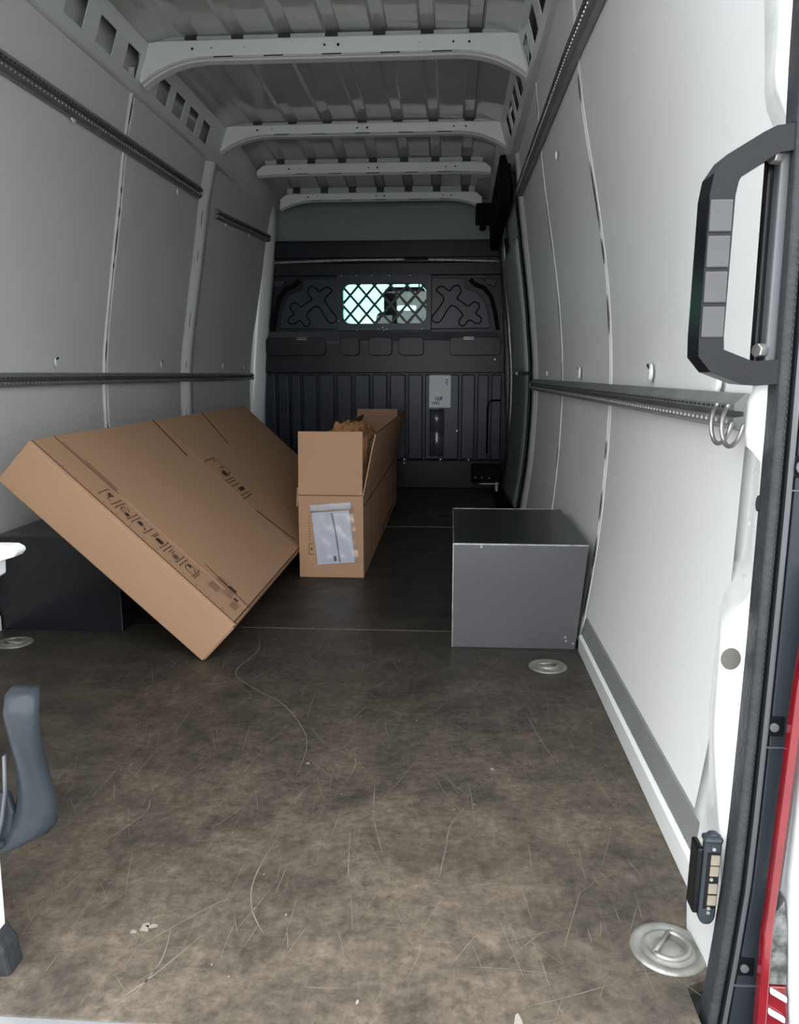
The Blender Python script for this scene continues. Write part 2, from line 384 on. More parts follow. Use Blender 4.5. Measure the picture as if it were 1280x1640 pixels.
# vertical body ribs showing in the gaps between the boards, with dark slots
def rib(side, parent, y, w, prot, name='body_rib', z0=.02, z1=2.1):
    g = G(); zs = lin(z0, z1, 30)
    g.grid(lambda q, z: (wx(side, z, y, [-.02, prot, prot, -.02][q]), y + [-w / 2, -w / 4, w / 4, w / 2][q], z), [0, 1, 2, 3], zs, flip=side > 0)
    return put(name, g, M['paint'], parent, smooth=True)
for s, P in ((-1, WL), (1, WR)):
    rib(s, P, 2.405, .016, .001); rib(s, P, 3.46 if s < 0 else 3.446, .024, .002)
rib(-1, WL, 4.58, .15, .016, 'body_pillar', 0, 2.13); rib(1, WR, 4.535, .24, .012, 'body_pillar', 0, 2.13)
sl = G()
def slot(g, side, y, z, w, h, off=.004):
    n = 10; pts = []
    for i in range(n):
        a = 2 * math.pi * i / n; zz = z + h / 2 * math.sin(a)
        pts.append((wx(side, zz, y, off), y + w / 2 * math.cos(a), zz))
    g.add(pts, [tuple(range(n)) if side < 0 else tuple(range(n))[::-1]])
for z, h in ((1.93, .10), (1.62, .03), (1.53, .05), (1.41, .13), (1.31, .03), (.95, .1), (.6, .06)):
    slot(sl, -1, 3.458, z, .012, h)
for z, h in ((1.70, .1), (1.5, .06), (1.15, .1), (.9, .05), (.55, .2)): slot(sl, -1, 4.515, z, .01, h, .01)
for z, h in ((1.64, .08), (1.35, .2), (1.2, .08), (1.02, .12), (.62, .06), (.45, .1), (.3, .12), (.17, .16)): slot(sl, 1, 2.415, z, .018, h)
for z, h in ((1.9, .06), (1.45, .25), (1.1, .2), (.8, .2), (.5, .12)): slot(sl, 1, 3.444, z, .014, h)
put('rib_slots', sl, M['hole'], WL, kind='stuff', label='dark slots in the body ribs')

# round plugs and half covered holes along the walls
def plug(side, parent, y, z, r=.017, dark=False):
    x = wx(side, z, y, .0135 if side < 0 else .0125); g = G()
    bg = G().cyl((x + side * .003, y + .002, z - .001), (-side, 0, 0), r * 1.12, .0036, 18)
    put('plug_recess', bg, M['cant'], parent)
    g.cyl((x, y, z), (-side, 0, 0), r, .004, 18, r * .8)
    put('wall_plug', g, M['paint'], parent, smooth=False, bevel=.001, seg=1)
    if dark:
        n = 12; g2 = G(); pts = [(x - side * .0055, y - r * .1 + r * .75 * math.cos(a), z + r * (.35 + .7 * math.sin(a))) for a in [math.pi * .8 * i / n + R(36) for i in range(n + 1)]]
        g2.add(pts, [tuple(range(n + 1)) if side < 0 else tuple(range(n + 1))[::-1]]); put('plug_gap', g2, M['hole'], parent)
for y, z in ((3.0, .893), (4.12, .898), (5.19, .893), (5.62, .888)): plug(-1, WL, y, z, .018, True)
for y, z in ((2.98, 1.765), (4.10, 1.75), (4.95, 1.75), (5.4, 1.75)): plug(-1, WL, y, z, .017)
for y in (2.93, 1.90): plug(1, WR, y, .852, .02, True)
plug(1, WR, 1.43, .838, .022); plug(1, WR, 3.9, .85, .012); plug(1, WR, 2.95, 1.60, .014)

# ---------------------------------------------------------------- trims at the foot of the walls
def foot_trim(side, nm, y0, y1):
    t = G(); x = .905 if side > 0 else -.995
    t.prism([(x, 0), (x, .05), (x + side * .012, .056), (x + side * .05, .056), (x + side * .05, 0)], 1, y0, y1)
    o = put(nm, t, M['paint'], kind='structure', bevel=.002)
    g = G(); x2 = .912 if side > 0 else -1.0
    g.prism([(x2, .056), (x2 + side * .012, .108), (x2 + side * .045, .108), (x2 + side * .045, .056)], 1, y0, y1)
    put('metal_edge_strip', g, M['alu_l'], o, bevel=.002, label='grey metal strip along the panel foot')
    r = G()
    for i in range(int((y1 - y0) / .05)):
        r.cyl((x2 - side * .001 + side * .001, y0 + .03 + i * .05, .060), (-side, 0, 0), .0016, .0016, 6)
    put('rivets', r, M['steel'], o, kind='stuff')
foot_trim(1, 'trim_1', 1.19, 2.366); foot_trim(-1, 'trim_2', 1.19, 2.445)

# ---------------------------------------------------------------- roof
def zdrop(y): return -.105 * max(0, y - 4.8)
def roofz(x):
    b = 2.215 + .012 * (1 - (x / .66) ** 2) if abs(x) < .66 else 0
    if abs(x) >= .66:
        t = (abs(x) - .66) / .11; b = 2.215 - .03 * t ** 1.5 if t <= 1 else 2.185
    for k in range(-3, 4):
        d = abs(x - k * .195)
        if d < .036: b += .013 * min(1, (.036 - d) / .010)
    return b
xs = sorted(set([round(v, 4) for v in lin(-.77, .77, 45)] + [round(k * .195 + d, 4) for k in range(-3, 4) for d in (-.036, -.026, .026, .036)]))
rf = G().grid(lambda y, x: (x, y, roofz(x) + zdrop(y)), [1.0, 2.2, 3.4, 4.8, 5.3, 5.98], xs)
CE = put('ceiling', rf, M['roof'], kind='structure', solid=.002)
put('roof_seam', G().box(.610, .612, 1.0, 4.6, 2.208, 2.214), M['hole'], CE)
# cant rails with square openings
def cant(side, holes):
    g = G()
    X0, Z0, X1, Z1 = (.806, 2.005, .755, 2.185) if side > 0 else (-.820, 2.005, -.757, 2.185)
    hs = sorted(holes); ys = [1.0]
    for c, w in hs: ys += [c - w / 2, c + w / 2]
    ys += [4.8, 5.98]
    tz = [-.12, 0, .20, .70, 1]
    def pt(y, t):
        if t < 0: return (X0 + side * .035, y, Z0 - .004 + zdrop(y))
        return (X0 + (X1 - X0) * t, y, Z0 + (Z1 - Z0) * t + zdrop(y))
    ny = len(ys); nt = len(tz); F = []
    for i in range(ny - 1):
        hole = any(abs((ys[i] + ys[i + 1]) / 2 - c) < .01 for c, w in hs)
        for j in range(nt - 1):
            if hole and j == 2: continue
            F.append((i * nt + j, (i + 1) * nt + j, (i + 1) * nt + j + 1, i * nt + j + 1))
    g.add([pt(y, t) for y in ys for t in tz], F)
    put('roof_side_rail', g, M['cant'], CE, solid=.004, label='white roof side rail with square openings')
    # pocket liner behind the openings
    g = G().grid(lambda y, q: ([X0 + side * .015, X0 + side * .12, X1 + side * .13, X1 + side * .01][q], y, [Z0, Z0, Z1 + .05, Z1 + .02][q] + zdrop(y)), [1.0, 4.8, 5.98], [0, 1, 2, 3])
    put('rail_cavity', g, M['roof'], CE)
LH = [(1.43, .14), (1.67, .14), (1.91, .14), (2.15, .14), (2.63, .14), (2.87, .14), (3.11, .14), (3.35, .13), (3.70, .13), (3.90, .13), (4.10, .13), (4.30, .12)]
cant(-1, LH); cant(1, LH)

def beam(y, half, dep, z0=2.145, zt=2.193, drop=.125, dz=0., wide=.09, endtrim=True):
    g = G(); xs = lin(-half, half, 41)
    def zb(x):
        a = abs(x) / half
        return z0 + dz - (drop * max(0, (a - .60) / .40) ** 2.5)
    def ztp(x):
        a = abs(x) / half
        return zt + dz + .006 * (1 - a * a) - (.035 * max(0, (a - .93) / .07) ** 1.5)
    prof = [(0, 0, .0), (0, 1, 0), (.012, 1, .006), (wide - .012, 1, .006), (wide, 1, 0), (wide, 0, 0), (wide - .01, 0, -.006), (.035, 0, -.006), (.03, 0, .0), (.012, 0, -.004)]
    def fn(x, q):
        p = prof[q % len(prof)]; zz = (ztp(x) if p[1] else zb(x)) + p[2]
        dy = -.012 * abs(x / half) ** 3
        return (x, y + p[0] + dy, zz)
    g.grid(fn, xs, list(range(len(prof) + 1)))
    o = put('roof_bow', g, M['paint'], CE, smooth=False, bevel=.003, seg=2, label='white pressed crossbeam')
    h = G()
    for x, r in ((-.028, .0045), (.028, .006), (-.62 * half, .003), (.62 * half, .0045), (-.72 * half, .0055), (.7 * half, .005), (-.45 * half, .002), (.45 * half, .002)):
        h.cyl((x, y - .0008 - .012 * abs(x / half) ** 3, (zb(x) + ztp(x)) / 2), (0, -1, 0), r, .0008, 10)
    for k in (-3, -1.6, 0, 1.6, 3):
        x = k * .15
        if abs(x) < half * .7: h.box(x - .04, x + .04, y - .0006 + .0, y + .004, zb(x) - .0035, zb(x) - .0005)
    put('bolt_holes', h, M['hole'], o, kind='stuff')
    fg = G(); pg = G(); zr = 2.215 + zdrop(y)
    cs = [-half * .93] + [v for k in range(-3, 4) for v in (k * .195 - .026, k * .195 + .026)] + [half * .93]
    for i in range(0, len(cs), 2):
        fg.box(cs[i], cs[i + 1], y + .006, y + .010, zt + .001, zr + .001)
    for k in range(-3, 4): pg.box(k * .195 - .026, k * .195 + .026, y + .024, y + .05, zt + .004, zr + .010)  # dark blocks stand in for the shade inside the roof notches
    put('bow_flange', fg, M['roof'], o, kind='stuff'); put('notch_shade', pg, M['shade'], o, kind='stuff')
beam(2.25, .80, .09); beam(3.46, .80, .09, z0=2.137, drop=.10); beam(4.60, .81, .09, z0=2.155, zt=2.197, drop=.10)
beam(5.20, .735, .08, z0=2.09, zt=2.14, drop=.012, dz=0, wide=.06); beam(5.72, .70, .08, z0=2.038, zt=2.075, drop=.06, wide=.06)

# ---------------------------------------------------------------- front bulkhead
def slab(g, x0, x1, z0, z1, y, t): return g.box(x0, x1, y - t, y, z0, z1)
YB = 5.93
# window opening left out of the back skin
wx0, wx1, wz0, wz1 = -.289, .318, 1.209, 1.491
bk = G()
bk.box(-.95, wx0, YB, YB + .01, -.02, 1.80).box(wx1, .97, YB, YB + .01, -.02, 1.80)
bk.box(wx0, wx1, YB, YB + .01, -.02, wz0).box(wx0, wx1, YB, YB + .01, wz1, 1.80)
WF = put('wall_front', bk, M['black'], kind='structure')
put('upper_wall', G().box(-.95, .95, 5.97, 5.98, 1.78, 2.12), M['greyp'], WF, label='grey painted wall above the bulkhead')
put('upper_band', G().box(-.80, .85, 5.895, 5.97, 1.675, 1.785), M['black'], WF, bevel=.004, label='black band under the grey wall')
g = G(); g.grid(lambda x, q: (x, [5.885, 5.875, 5.895][q], 1.655 + .018 * (1 - (x / .85) ** 2) - .01 + [-.018, 0, .003][q]), lin(-.80, .86, 24), [0, 1, 2])
put('seam_strip', g, M['edge'], WF, smooth=True, solid=.002, label='thin silver strip across the bulkhead top')
put('strip_slot', G().box(.16, .33, 5.868, 5.874, 1.652, 1.668), M['hole'], WF)
put('header_band', G().box(-.88, .86, 5.90, YB, 1.55, 1.64), M['black'], WF, bevel=.006)
# window plate with rounded opening
def rrect(x0, x1, z0, z1, r, n=5):
    P = []
    for cx, cz, a0 in ((x1 - r, z1 - r, 0), (x0 + r, z1 - r, 90), (x0 + r, z0 + r, 180), (x1 - r, z0 + r, 270)):
        for k in range(n + 1):
            a = R(a0 + 90 * k / n); P.append((cx + r * math.cos(a), cz + r * math.sin(a)))
    return P
def ring_plate(g, out, inn, y0, y1):
    n = len(out); vs = []
    for y in (y0, y1):
        vs += [(x, y, z) for x, z in out] + [(x, y, z) for x, z in inn]
    F = []
    for i in range(n):
        j = (i + 1) % n
        F += [(i, j, n + j, n + i), (2 * n + i, 3 * n + i, 3 * n + j, 2 * n + j), (i, 2 * n + i, 2 * n + j, j), (n + i, n + j, 3 * n + j, 3 * n + i)]
    g.add(vs, F)
PX0, PX1, PZ0, PZ1 = -.335, .353, 1.16, 1.553
g = G(); ring_plate(g, rrect(PX0, PX1, PZ0, PZ1, .006), rrect(wx0, wx1, wz0, wz1, .055), 5.872, 5.928)
WIN = put('window_1', g, M['black2'], kind='structure', bevel=.002)
put('window_pane', G().box(wx0 - .01, wx1 + .01, 5.932, 5.936, wz0 - .01, wz1 + .01), M['glass'], WIN)
gb = G(); ux, uz = .0595, .067   # half diamond
cx, cz = wx0 + .108, wz0 + .137
def clip(p, d):
    t0, t1 = -9, 9
    for k, lo, hi in ((0, wx0 - .005, wx1 + .005), (1, wz0 - .005, wz1 + .005)):
        a, b = sorted(((lo - p[k]) / d[k], (hi - p[k]) / d[k])); t0 = max(t0, a); t1 = min(t1, b)
    return (t0, t1) if t1 - t0 > .02 else None
for sg in (1, -1):
    for k in range(-12, 13):
        p = (cx + 2 * k * ux, cz); d = (ux, sg * uz); c = clip(p, d)
        if c:
            a = (p[0] + d[0] * c[0], 5.915, p[1] + d[1] * c[0]); b = (p[0] + d[0] * c[1], 5.915, p[1] + d[1] * c[1])
            gb.sweep([a, b], [(-.0085, -.004 + sg * .003), (.0085, -.004 + sg * .003), (.0085, .004), (-.0085, .004)])
put('window_grille', gb, M['black'], WIN, label='black diamond wire grille')
# bolts round the plate
g = G()
for x, z in ((-.30, 1.545), (-.19, 1.547), (-.08, 1.547), (.05, 1.547), (.2, 1.547), (-.325, 1.23), (-.03, 1.168), (.0, 1.178), (.03, 1.168), (.01, 1.16), (-.19, 1.165), (.29, 1.17)):
    g.cyl((x, 5.872, z), (0, -1, 0), .004, .003, 8)
put('plate_bolts', g, M['edge'], WIN, kind='stuff')
# embossed side fields
def px(px_, py_): return (.394 + (px_ - 700) * .004548, 1.454 - (py_ - 462) * .00443)
cross = [(345, 380), (375, 342), (410, 345), (465, 380), (498, 345), (540, 330), (570, 365), (565, 405), (535, 450), (590, 490), (640, 522), (690, 485), (735, 500), (738, 545), (710, 590),
         (760, 630), (755, 675), (715, 685), (650, 652), (605, 705), (565, 695), (560, 650), (590, 600), (485, 515), (390, 655), (345, 675), (305, 650), (310, 615), (415, 460)]
cross = [px(640 + a * .171875, 400 + b * .171875) for a, b in cross]
field = [px(691, 445), px(745, 446), px(746, 462), px(765, 469), px(775, 480), px(782, 500), px(786, 525), px(691, 526)]
for sgn in (1, -1):
    mx = (lambda x: x) if sgn > 0 else (lambda x: .018 - x)
    g = G(); pts = [(mx(x), z) for x, z in field]; g.prism(pts if sgn > 0 else pts[::-1], 1, 5.895, YB)
    put('embossed_field', g, M['black2'], WF, bevel=.004, label='pressed metal field beside the window')
    g = G(); C_ = [Vector((mx(x), 5.8935, z)) for x, z in cross]; n = len(C_); Q = []
    for i in range(n):
        p0, p1, p2, p3 = C_[i - 1], C_[i], C_[(i + 1) % n], C_[(i + 2) % n]
        for k in range(3):
            t = k / 3; Q.append(.5 * ((2 * p1) + (p2 - p0) * t + (2 * p0 - 5 * p1 + 4 * p2 - p3) * t * t + (3 * p1 - p0 - 3 * p2 + p3) * t ** 3))
    g.tube(Q, .0045, 6, True)
    put('cross_bead', g, M['deep'], WF, smooth=True, label='double cross shaped black bead')
    g = G(); arc = [px(752, 447), px(760, 455), px(775, 461), px(786, 475), px(793, 500), px(798, 528)]
    g.sweep([(mx(a), 5.90, b) for a, b in arc], [(-.014, -.012), (.014, -.012), (.014, .012), (-.014, .012)])
    put('corner_rib', g, M['deep'], WF, bevel=.004)
    g = G(); q = [px(764, 446), px(775, 449), px(780, 456), px(792, 459), px(795, 448)]; q = [(mx(a), b) for a, b in q]
    g.prism(q if sgn < 0 else q[::-1], 1, 5.90, YB); put('corner_tab', g, M['black2'], WF, bevel=.004)
# ledge
g = G(); g.add([(-.86, 5.90, 1.15), (.84, 5.90, 1.15), (.86, 5.875, 1.085), (-.88, 5.875, 1.085), (.86, 5.878, 1.065), (-.88, 5.878, 1.065), (.86, YB, 1.075), (-.88, YB, 1.075), (-.86, YB, 1.152), (.84, YB, 1.152)],
               [(0, 3, 2, 1), (3, 5, 4, 2), (5, 7, 6, 4), (8, 0, 1, 9), (0, 8, 7, 5), (0, 5, 3), (9, 1, 4, 6), (1, 2, 4)])
LED = put('bulkhead_ledge', g, M['ledge'], WF, label='slanted ledge below the window')
for x0, x1 in ((-.86, -.42), (-.31, -.17), (-.10, .07), (.12, .30), (.49, .86)):
    g = G(); w = x1 - x0; r = min(.028, w / 2.2)
    g.prism([(x, z) for x, z in rrect(x0, x1, .98, 1.108, r)], 1, 5.838, 5.87)
    put('ledge_pad', g, M['black'], WF, bevel=.003)
put('recess_band', G().box(-.90, .89, 5.885, YB, .855, 1.07), M['black'], WF, bevel=.004, label='plain black band')
g = G()
for x, z in ((.62, 1.105), (-.60, 1.105)):
    for k in range(2): g.box(x - .03, x + .045, 5.834, 5.838, z - k * .013, z - k * .013 + .004)
put('hook_slots', g, M['edge'], WF)
g = G(); xsb = [-.90, -.80, -.70, -.612, -.490, -.358, -.224, -.090, .040, .176, .303, .437, .572, .690, .79, .885]
for i in range(len(xsb) - 1):
    a, b = xsb[i] + .011, xsb[i + 1] - .011
    z0 = .215
    if .3 < (a + b) / 2 < .43:
        q = G().box(a, b, 5.893, YB, z0, .842)
    else: q = G().box(a, b, 5.893, YB, z0, .842)
    put('bulkhead_rib', q, M['black2'], WF, bevel=.007, seg=3)
# folded shiny bracket under the sticker
g = G(); g.grid(lambda x, q: (x, [5.89, 5.872, 5.862, 5.885, 5.89, 5.875, 5.88][q], [.585, .55, .49, .44, .41, .36, .24][q]), [.345, .40, .455], list(range(7)))
put('folded_plate', g, mat('semi_gloss_dark_plate', (.12, .125, .14), .2, .3, var=.2), WF, smooth=True, solid=.002, label='shiny folded plate under the sticker')
st = put('white_sticker', G().box(.343, .502, 5.884, 5.886, .60, .838), M['sticker'], WF, label='white printed sticker low on the bulkhead')
g = G()
for k in range(4): g.box(.468 - k % 2 * .008, .48, 5.8832, 5.884, .765 + k * .012, .772 + k * .012)
for x0, x1, z0, z1 in ((.39, .405, .655, .68), (.41, .425, .655, .672), (.43, .438, .66, .68), (.365, .38, .625, .64), (.385, .395, .628, .645), (.40, .415, .622, .64)):
    g.sweep([(x0, 5.8835, z0), (x1, 5.8835, z0), (x1, 5.8835, z1), (x0, 5.8835, z1)], [(-.002, -.0006), (.002, -.0006), (.002, .0006), (-.002, .0006)], True)
put('printed_marks', g, M['greyink'], st)
# plinth, corner box and small screws
put('plinth', G().box(-.88, .885, 5.86, YB, .0, .212), M['black'], WF, bevel=.006, label='plain plinth plate')
put('corner_box', G().box(.66, .875, 5.74, 5.86, .06, .19), M['deep'], WF, bevel=.006, label='black box in the corner by the door step')
put('corner_bracket', G().box(.835, .85, 5.70, 5.78, -.0, .07).box(.72, .86, 5.70, 5.78, .055, .062), M['edge'], WF, label='small steel bracket')
g = G()
for x, z in ((.16, .215), (.16, .19), (.43, .217), (.64, .217), (.825, .185), (.82, .95), (.82, 1.08), (.55, .43)): g.cyl((x, 5.862 if z < .3 else 5.885, z), (0, -1, 0), .006, .004, 8)
for x, z in ((.69, .10), (.735, .10), (.79, .095)): g.cyl((x, 5.74, z), (0, -1, 0), .005, .003, 8)
put('small_screws', g, M['steel'], WF, kind='stuff')
g = G(); g.tube([(.775, 5.89, .26), (.775, 5.888, .60), (.782, 5.888, .635), (.80, 5.888, .652), (.87, 5.888, .655)], .007, 8)
put('bent_rod', g, M['deep'], WF, smooth=True, label='bent black rod at the right edge')
g = G()
for x in (-.79, -.735): g.tube([(x, 5.89, .56), (x, 5.885, .64), (x + .02, 5.885, .655), (x + .03, 5.89, .64), (x + .03, 5.89, .56)], .004, 6)
put('wire_loop', g, M['black2'], WF, smooth=True)
# pale body frame round the bulkhead
def ringline(side):
    g = G(); zs = lin(0, 2.02, 24)
    pe = interp([(0, .935), (.6, .905), (.85, .893), (1.3, .872), (1.66, .845), (2.05, .80)]) if side > 0 else interp([(0, -.91), (.6, -.885), (1.2, -.84), (1.66, -.79), (2.05, -.755)])
    g.grid(lambda q, z: ([pe(z), pe(z) + side * .018, wx(side, z, 5.9, .004)][q], [5.905, 5.875, 5.79 if side < 0 else 5.86][q], z), [0, 1, 2], zs, flip=side > 0)
    put('bulkhead_frame', g, M['paint'] if side < 0 else M['edge'], WF, smooth=True, solid=.003)
ringline(-1); ringline(1)

# ---------------------------------------------------------------- side door on the right, between pillar and bulkhead
def door_skin(z0, z1, y0, y1, off, nm, m, parent=None, **k):
    g = G(); g.grid(lambda y, z: (XR(z, y) - off - .02 * math.sin((y - 4.6) / 1.4 * math.pi), y, z), lin(y0, y1, 8), lin(z0, z1, 22), flip=True)
    return put(nm, g, m, parent, smooth=True, solid=.008, **k)
DR = door_skin(0, 2.05, 4.655, 5.90, -.03, 'door_2', M['black'], kind='structure')
door_skin(.86, 1.60, 4.70, 5.74, .022, 'door_trim_panel', M['trimg'], DR, label='grey plastic panel of the side door')
door_skin(.05, .84, 4.70, 5.74, .022, 'door_trim_panel', M['trimd'], DR, label='darker lower panel of the side door')
door_skin(1.62, 1.86, 4.75, 5.30, .0, 'door_upper_trim', M['trimg'], DR)
g = G(); g.tube([(XR(z, 4.7) - .018, 4.668, z) for z in lin(.02, 1.95, 30)], .006, 8, up=(1, 0, 0)); put('door_seal', g, M['rubber'], DR, smooth=True)
g = G(); g.tube([(XR(z, 5.8) - .05, 5.80, z) for z in lin(.02, 1.95, 30)], .006, 8, up=(1, 0, 0)); put('door_seal', g, M['rubber'], DR, smooth=True)
g = G().obox((.77, 4.68, 1.80), (.06, 0, 0), (0, 1.18, -.09), (-.012, 0, .25)); put('door_track', g, M['deep'], DR, bevel=.01, label='black upper door track')
g = G().box(.66, .82, 5.62, 5.80, 1.87, 1.985).box(.69, .73, 5.66, 5.78, 1.83, 1.87).box(.77, .81, 5.66, 5.78, 1.82, 1.87)
put('track_bracket', g, M['deep'], DR, bevel=.006, label='black roller bracket')
put('door_step', G().box(.80, .93, 4.9, 5.72, -.02, .004), M['deep'], DR)

# ---------------------------------------------------------------- cab beyond the bulkhead
cb = G()
cb.box(-1.0, 1.0, 5.99, 8.2, .0, .02)                      # cab floor
cb.box(-1.02, -1.0, 5.99, 8.2, 0, .95).box(1.0, 1.02, 5.99, 8.2, 0, .95)
cb.box(-1.02, 1.02, 8.18, 8.2, 0, .95)
cb.box(-1.02, 1.02, 5.99, 7.25, 1.98, 2.0)                 # cab roof
cb.box(-1.02, -1.0, 5.99, 6.35, .95, 2.0).box(1.0, 1.02, 5.99, 6.35, .95, 2.0)
for x in (-1.0, .94): cb.obox((x, 8.1, .95), (.06, 0, 0), (0, .08, 0), (0, -.9, 1.04))
CAB = put('cab_shell', cb, M['cab'], kind='structure')
put('dashboard', G().prism([(7.35, .55), (7.42, 1.0), (7.7, 1.06), (8.15, .98), (8.15, .5)], 0, -.98, .98), M['cab'], CAB, bevel=.03)
put('windscreen', G().obox((-.94, 8.12, .97), (1.88, 0, 0), (0, .004, .004), (0, -.88, 1.02)), M['glass'], CAB, label='tinted windscreen')
for x in (-1.01, 1.01): put('side_window', G().box(x - .002, x + .002, 6.35, 7.5, .95, 1.98), M['glass'], CAB)
def seat(x, label, w=.46):
    t = thing('cab_seat', (x, 6.4, .02), label, 'seat', None)
    put('seat_base', G().box(x - w / 2, x + w / 2, 6.22, 6.75, .02, .58), M['seat'], t, bevel=.04)
    put('backrest', G().obox((x - w / 2, 6.10, .58), (w, 0, 0), (0, .14, .02), (0, -.02, .72)), M['seat'], t, bevel=.04, seg=3)
    out = rrect(x - .17, x + .15, 1.28, 1.49, .05); inn = rrect(x - .075, x + .075, 1.318, 1.362, .018)
    g = G(); ring_plate(g, out, inn, 6.10, 6.20)
    h = put('head_restraint', g, M['seat'], t, bevel=.008)
    g = G(); g.sweep([(x + .045 + .035 * math.cos(a), 6.098, 1.425 + .016 * math.sin(a)) for a in [2 * math.pi * k / 20 for k in range(20)]], [(-.003, -.002), (.003, -.002), (.003, .002), (-.003, .002)], True)
    put('oval_badge', g, M['alu_l'], h)
seat(.16, 'dark fabric middle cab seat with a slotted head restraint, seen through the bulkhead window')
g = G(); g.box(.09, .33, 7.20, 7.23, 1.50, 1.57).cyl((.21, 7.23, 1.56), (0, .6, .8), .008, .14, 8)
put('rear_view_mirror', g, M['plastic'], bevel=.008, label='dark interior mirror behind the windscreen, seen through the bulkhead window', cat='mirror')

# ---------------------------------------------------------------- rails on the walls
def rail(side, y0, y1, z, h, prot, label, bumps=True, slope=0.):
    zc = z
    def zz_(y): return zc + slope * (y - y1)
    def prof():
        return [(0, h * .5), (prot * .5, h * .5), (prot, h * .22), (prot, h * .05), (prot * .55, h * .02), (prot * .55, -h * .1), (prot, -h * .14), (prot, -h * .36), (prot * .6, -h * .5), (0, -h * .5)]
    pr = prof(); g = G(); ys = lin(y0, y1, 9)
    P = []
    for y in ys:
        for a, b in pr:
            zz = zz_(y) + b; P.append((wx(side, zz, y, a + .004), y, zz))
    m = len(pr); F = [(i * m + j, (i + 1) * m + j, (i + 1) * m + (j + 1) % m, i * m + (j + 1) % m) for i in range(len(ys) - 1) for j in range(m)]
    F += [tuple(range(m)), tuple(range((len(ys) - 1) * m, len(ys) * m))[::-1]]
    g.add(P, F)
    t = thing('lashing_rail', (wx(side, z, y0), (y0 + y1) / 2, z), label, 'rail', 'lashing rails on the side walls')
    put('rail_profile', g, M['alu'], t)
    b = G(); yy = y0 + .03
    while yy < y1 - .02:
        x = wx(side, zz_(yy) - h * .25, yy, prot + .004)
        b.cyl((x, yy, zz_(yy) - h * .25), (-side, 0, 0), .0045, .003, 6, .003)
        yy += .025
    put('rail_studs', b, M['steel'] if side > 0 else M['alu_l'], t, kind='stuff')
    d = G(); yy = y0 + .04
    while yy < y1 - .03:
        z = zz_(yy); x = wx(side, z + h * .13, yy, prot + .0045)
        d.box(min(x, x - side * .001), max(x, x - side * .001), yy, yy + .014, z + h * .10, z + h * .16); yy += .025
    put('rail_perforation', d, M['hole'], t, kind='stuff')
    return t
rail(-1, 1.3, 5.80, .828, .048, .028, 'long grey perforated rail at mid height on the left wall')
rail(-1, 1.3, 4.41, 1.812, .060, .03, 'grey perforated rail high on the left wall, the longer rear piece', slope=.015)
rail(-1, 4.74, 5.80, 1.80, .052, .03, 'short dark rail high on the left wall next to the bulkhead', slope=.03)
RR = rail(1, 1.26, 4.46, .79, .058, .034, 'grey perforated rail at mid height on the right wall, above the black wheel box')
rail(1, 1.3, 4.42, 1.80, .055, .03, 'grey perforated rail high on the right wall under the roof', slope=.033)
g = G(); g.tube([(wx(1, .79, 4.47, .02 + .016 * math.cos(a)), 4.478, .785 + .022 * math.sin(a)) for a in [2 * math.pi * k / 12 for k in range(12)]], .004, 6, True)
put('rail_end_clip', g, M['steel'], RR, smooth=True)

# two loose wire hooks on the near end of the right rail
for k, (yc, lab) in enumerate(((1.285, 'bent steel ring on the right rail, the farther of the pair'), (1.235, 'bent steel ring on the right rail, the one nearest the rear pillar'))):
    g = G(); pts = []
    for i in range(15):
        a = R(75 - 262 * i / 14)
        pts.append((wx(1, .79, yc, .042) - .014 * math.cos(a * .5), yc + .026 * math.cos(a) - .004, .772 + .032 * math.sin(a)))
    g.tube(pts, .0036, 8, up=(1, 0, 0)); put('wire_ring', g, M['steel'], smooth=True, label=lab, cat='ring', group='wire rings on the right rail')

# ---------------------------------------------------------------- rear right pillar
def bulge(z):
    def bump(a, b, c, d):
        if z <= a or z >= d: return 0
        if z < b: t = (z - a) / (b - a)
        elif z > c: t = (d - z) / (d - c)
        else: t = 1
        return t * t * (3 - 2 * t)
    return .036 * bump(.10, .40, .52, .58) + .024 * bump(.74, .765, .815, .87) + .022 * bump(1.12, 1.19, 3, 4) + .008 * bump(-.2, -.1, .1, .35)
def pil(q, z):
    b = bulge(z)
    e = endR(z)
    return [(XR(z) - .004, e + .03, z), (XR(z) - .0 - b * .3, e, z), (XR(z) - .028 - b * 1.2, e - .12 if e > 1.2 else e - .06, z), (.893 - b * 1.0, 1.01, z), (.882 - b * .7, .985, z), (.885, .965, z)][q]
g = G(); g.grid(pil, list(range(6)), lin(-.12, 2.02, 120))
PIL = put('door_frame', g, M['paint'], smooth=True, kind='structure', solid=.003)
PIL['label'] = 'white painted right rear door pillar'
g = G()
def phole(y, z, ry, rz, x):
    n = 18; g.add([(x, y + ry * math.cos(2 * math.pi * i / n), z + rz * math.sin(2 * math.pi * i / n)) for i in range(n)], [tuple(range(n))[::-1]])
def pholeq(cx_, z, w, rz, y, m):
    h = G(); n = 18; h.cyl((cx_, y, z), (0, -1, 0), rz, .001, n)
    for i, v in enumerate(h.v): h.v[i] = (cx_ + (v[0] - cx_) * w / rz, v[1], v[2])
    return put('pillar_hole', h, m, PIL)
pholeq(.858, .494, .0125, .0145, .974, M['cavity']); pholeq(.873, .695, .0028, .010, .966, M['hole'])
pholeq(.864, .671, .002, .003, .966, M['steel']); pholeq(.864, .604, .002, .003, .966, M['steel']); pholeq(.868, .733, .002, .003, .966, M['steel'])
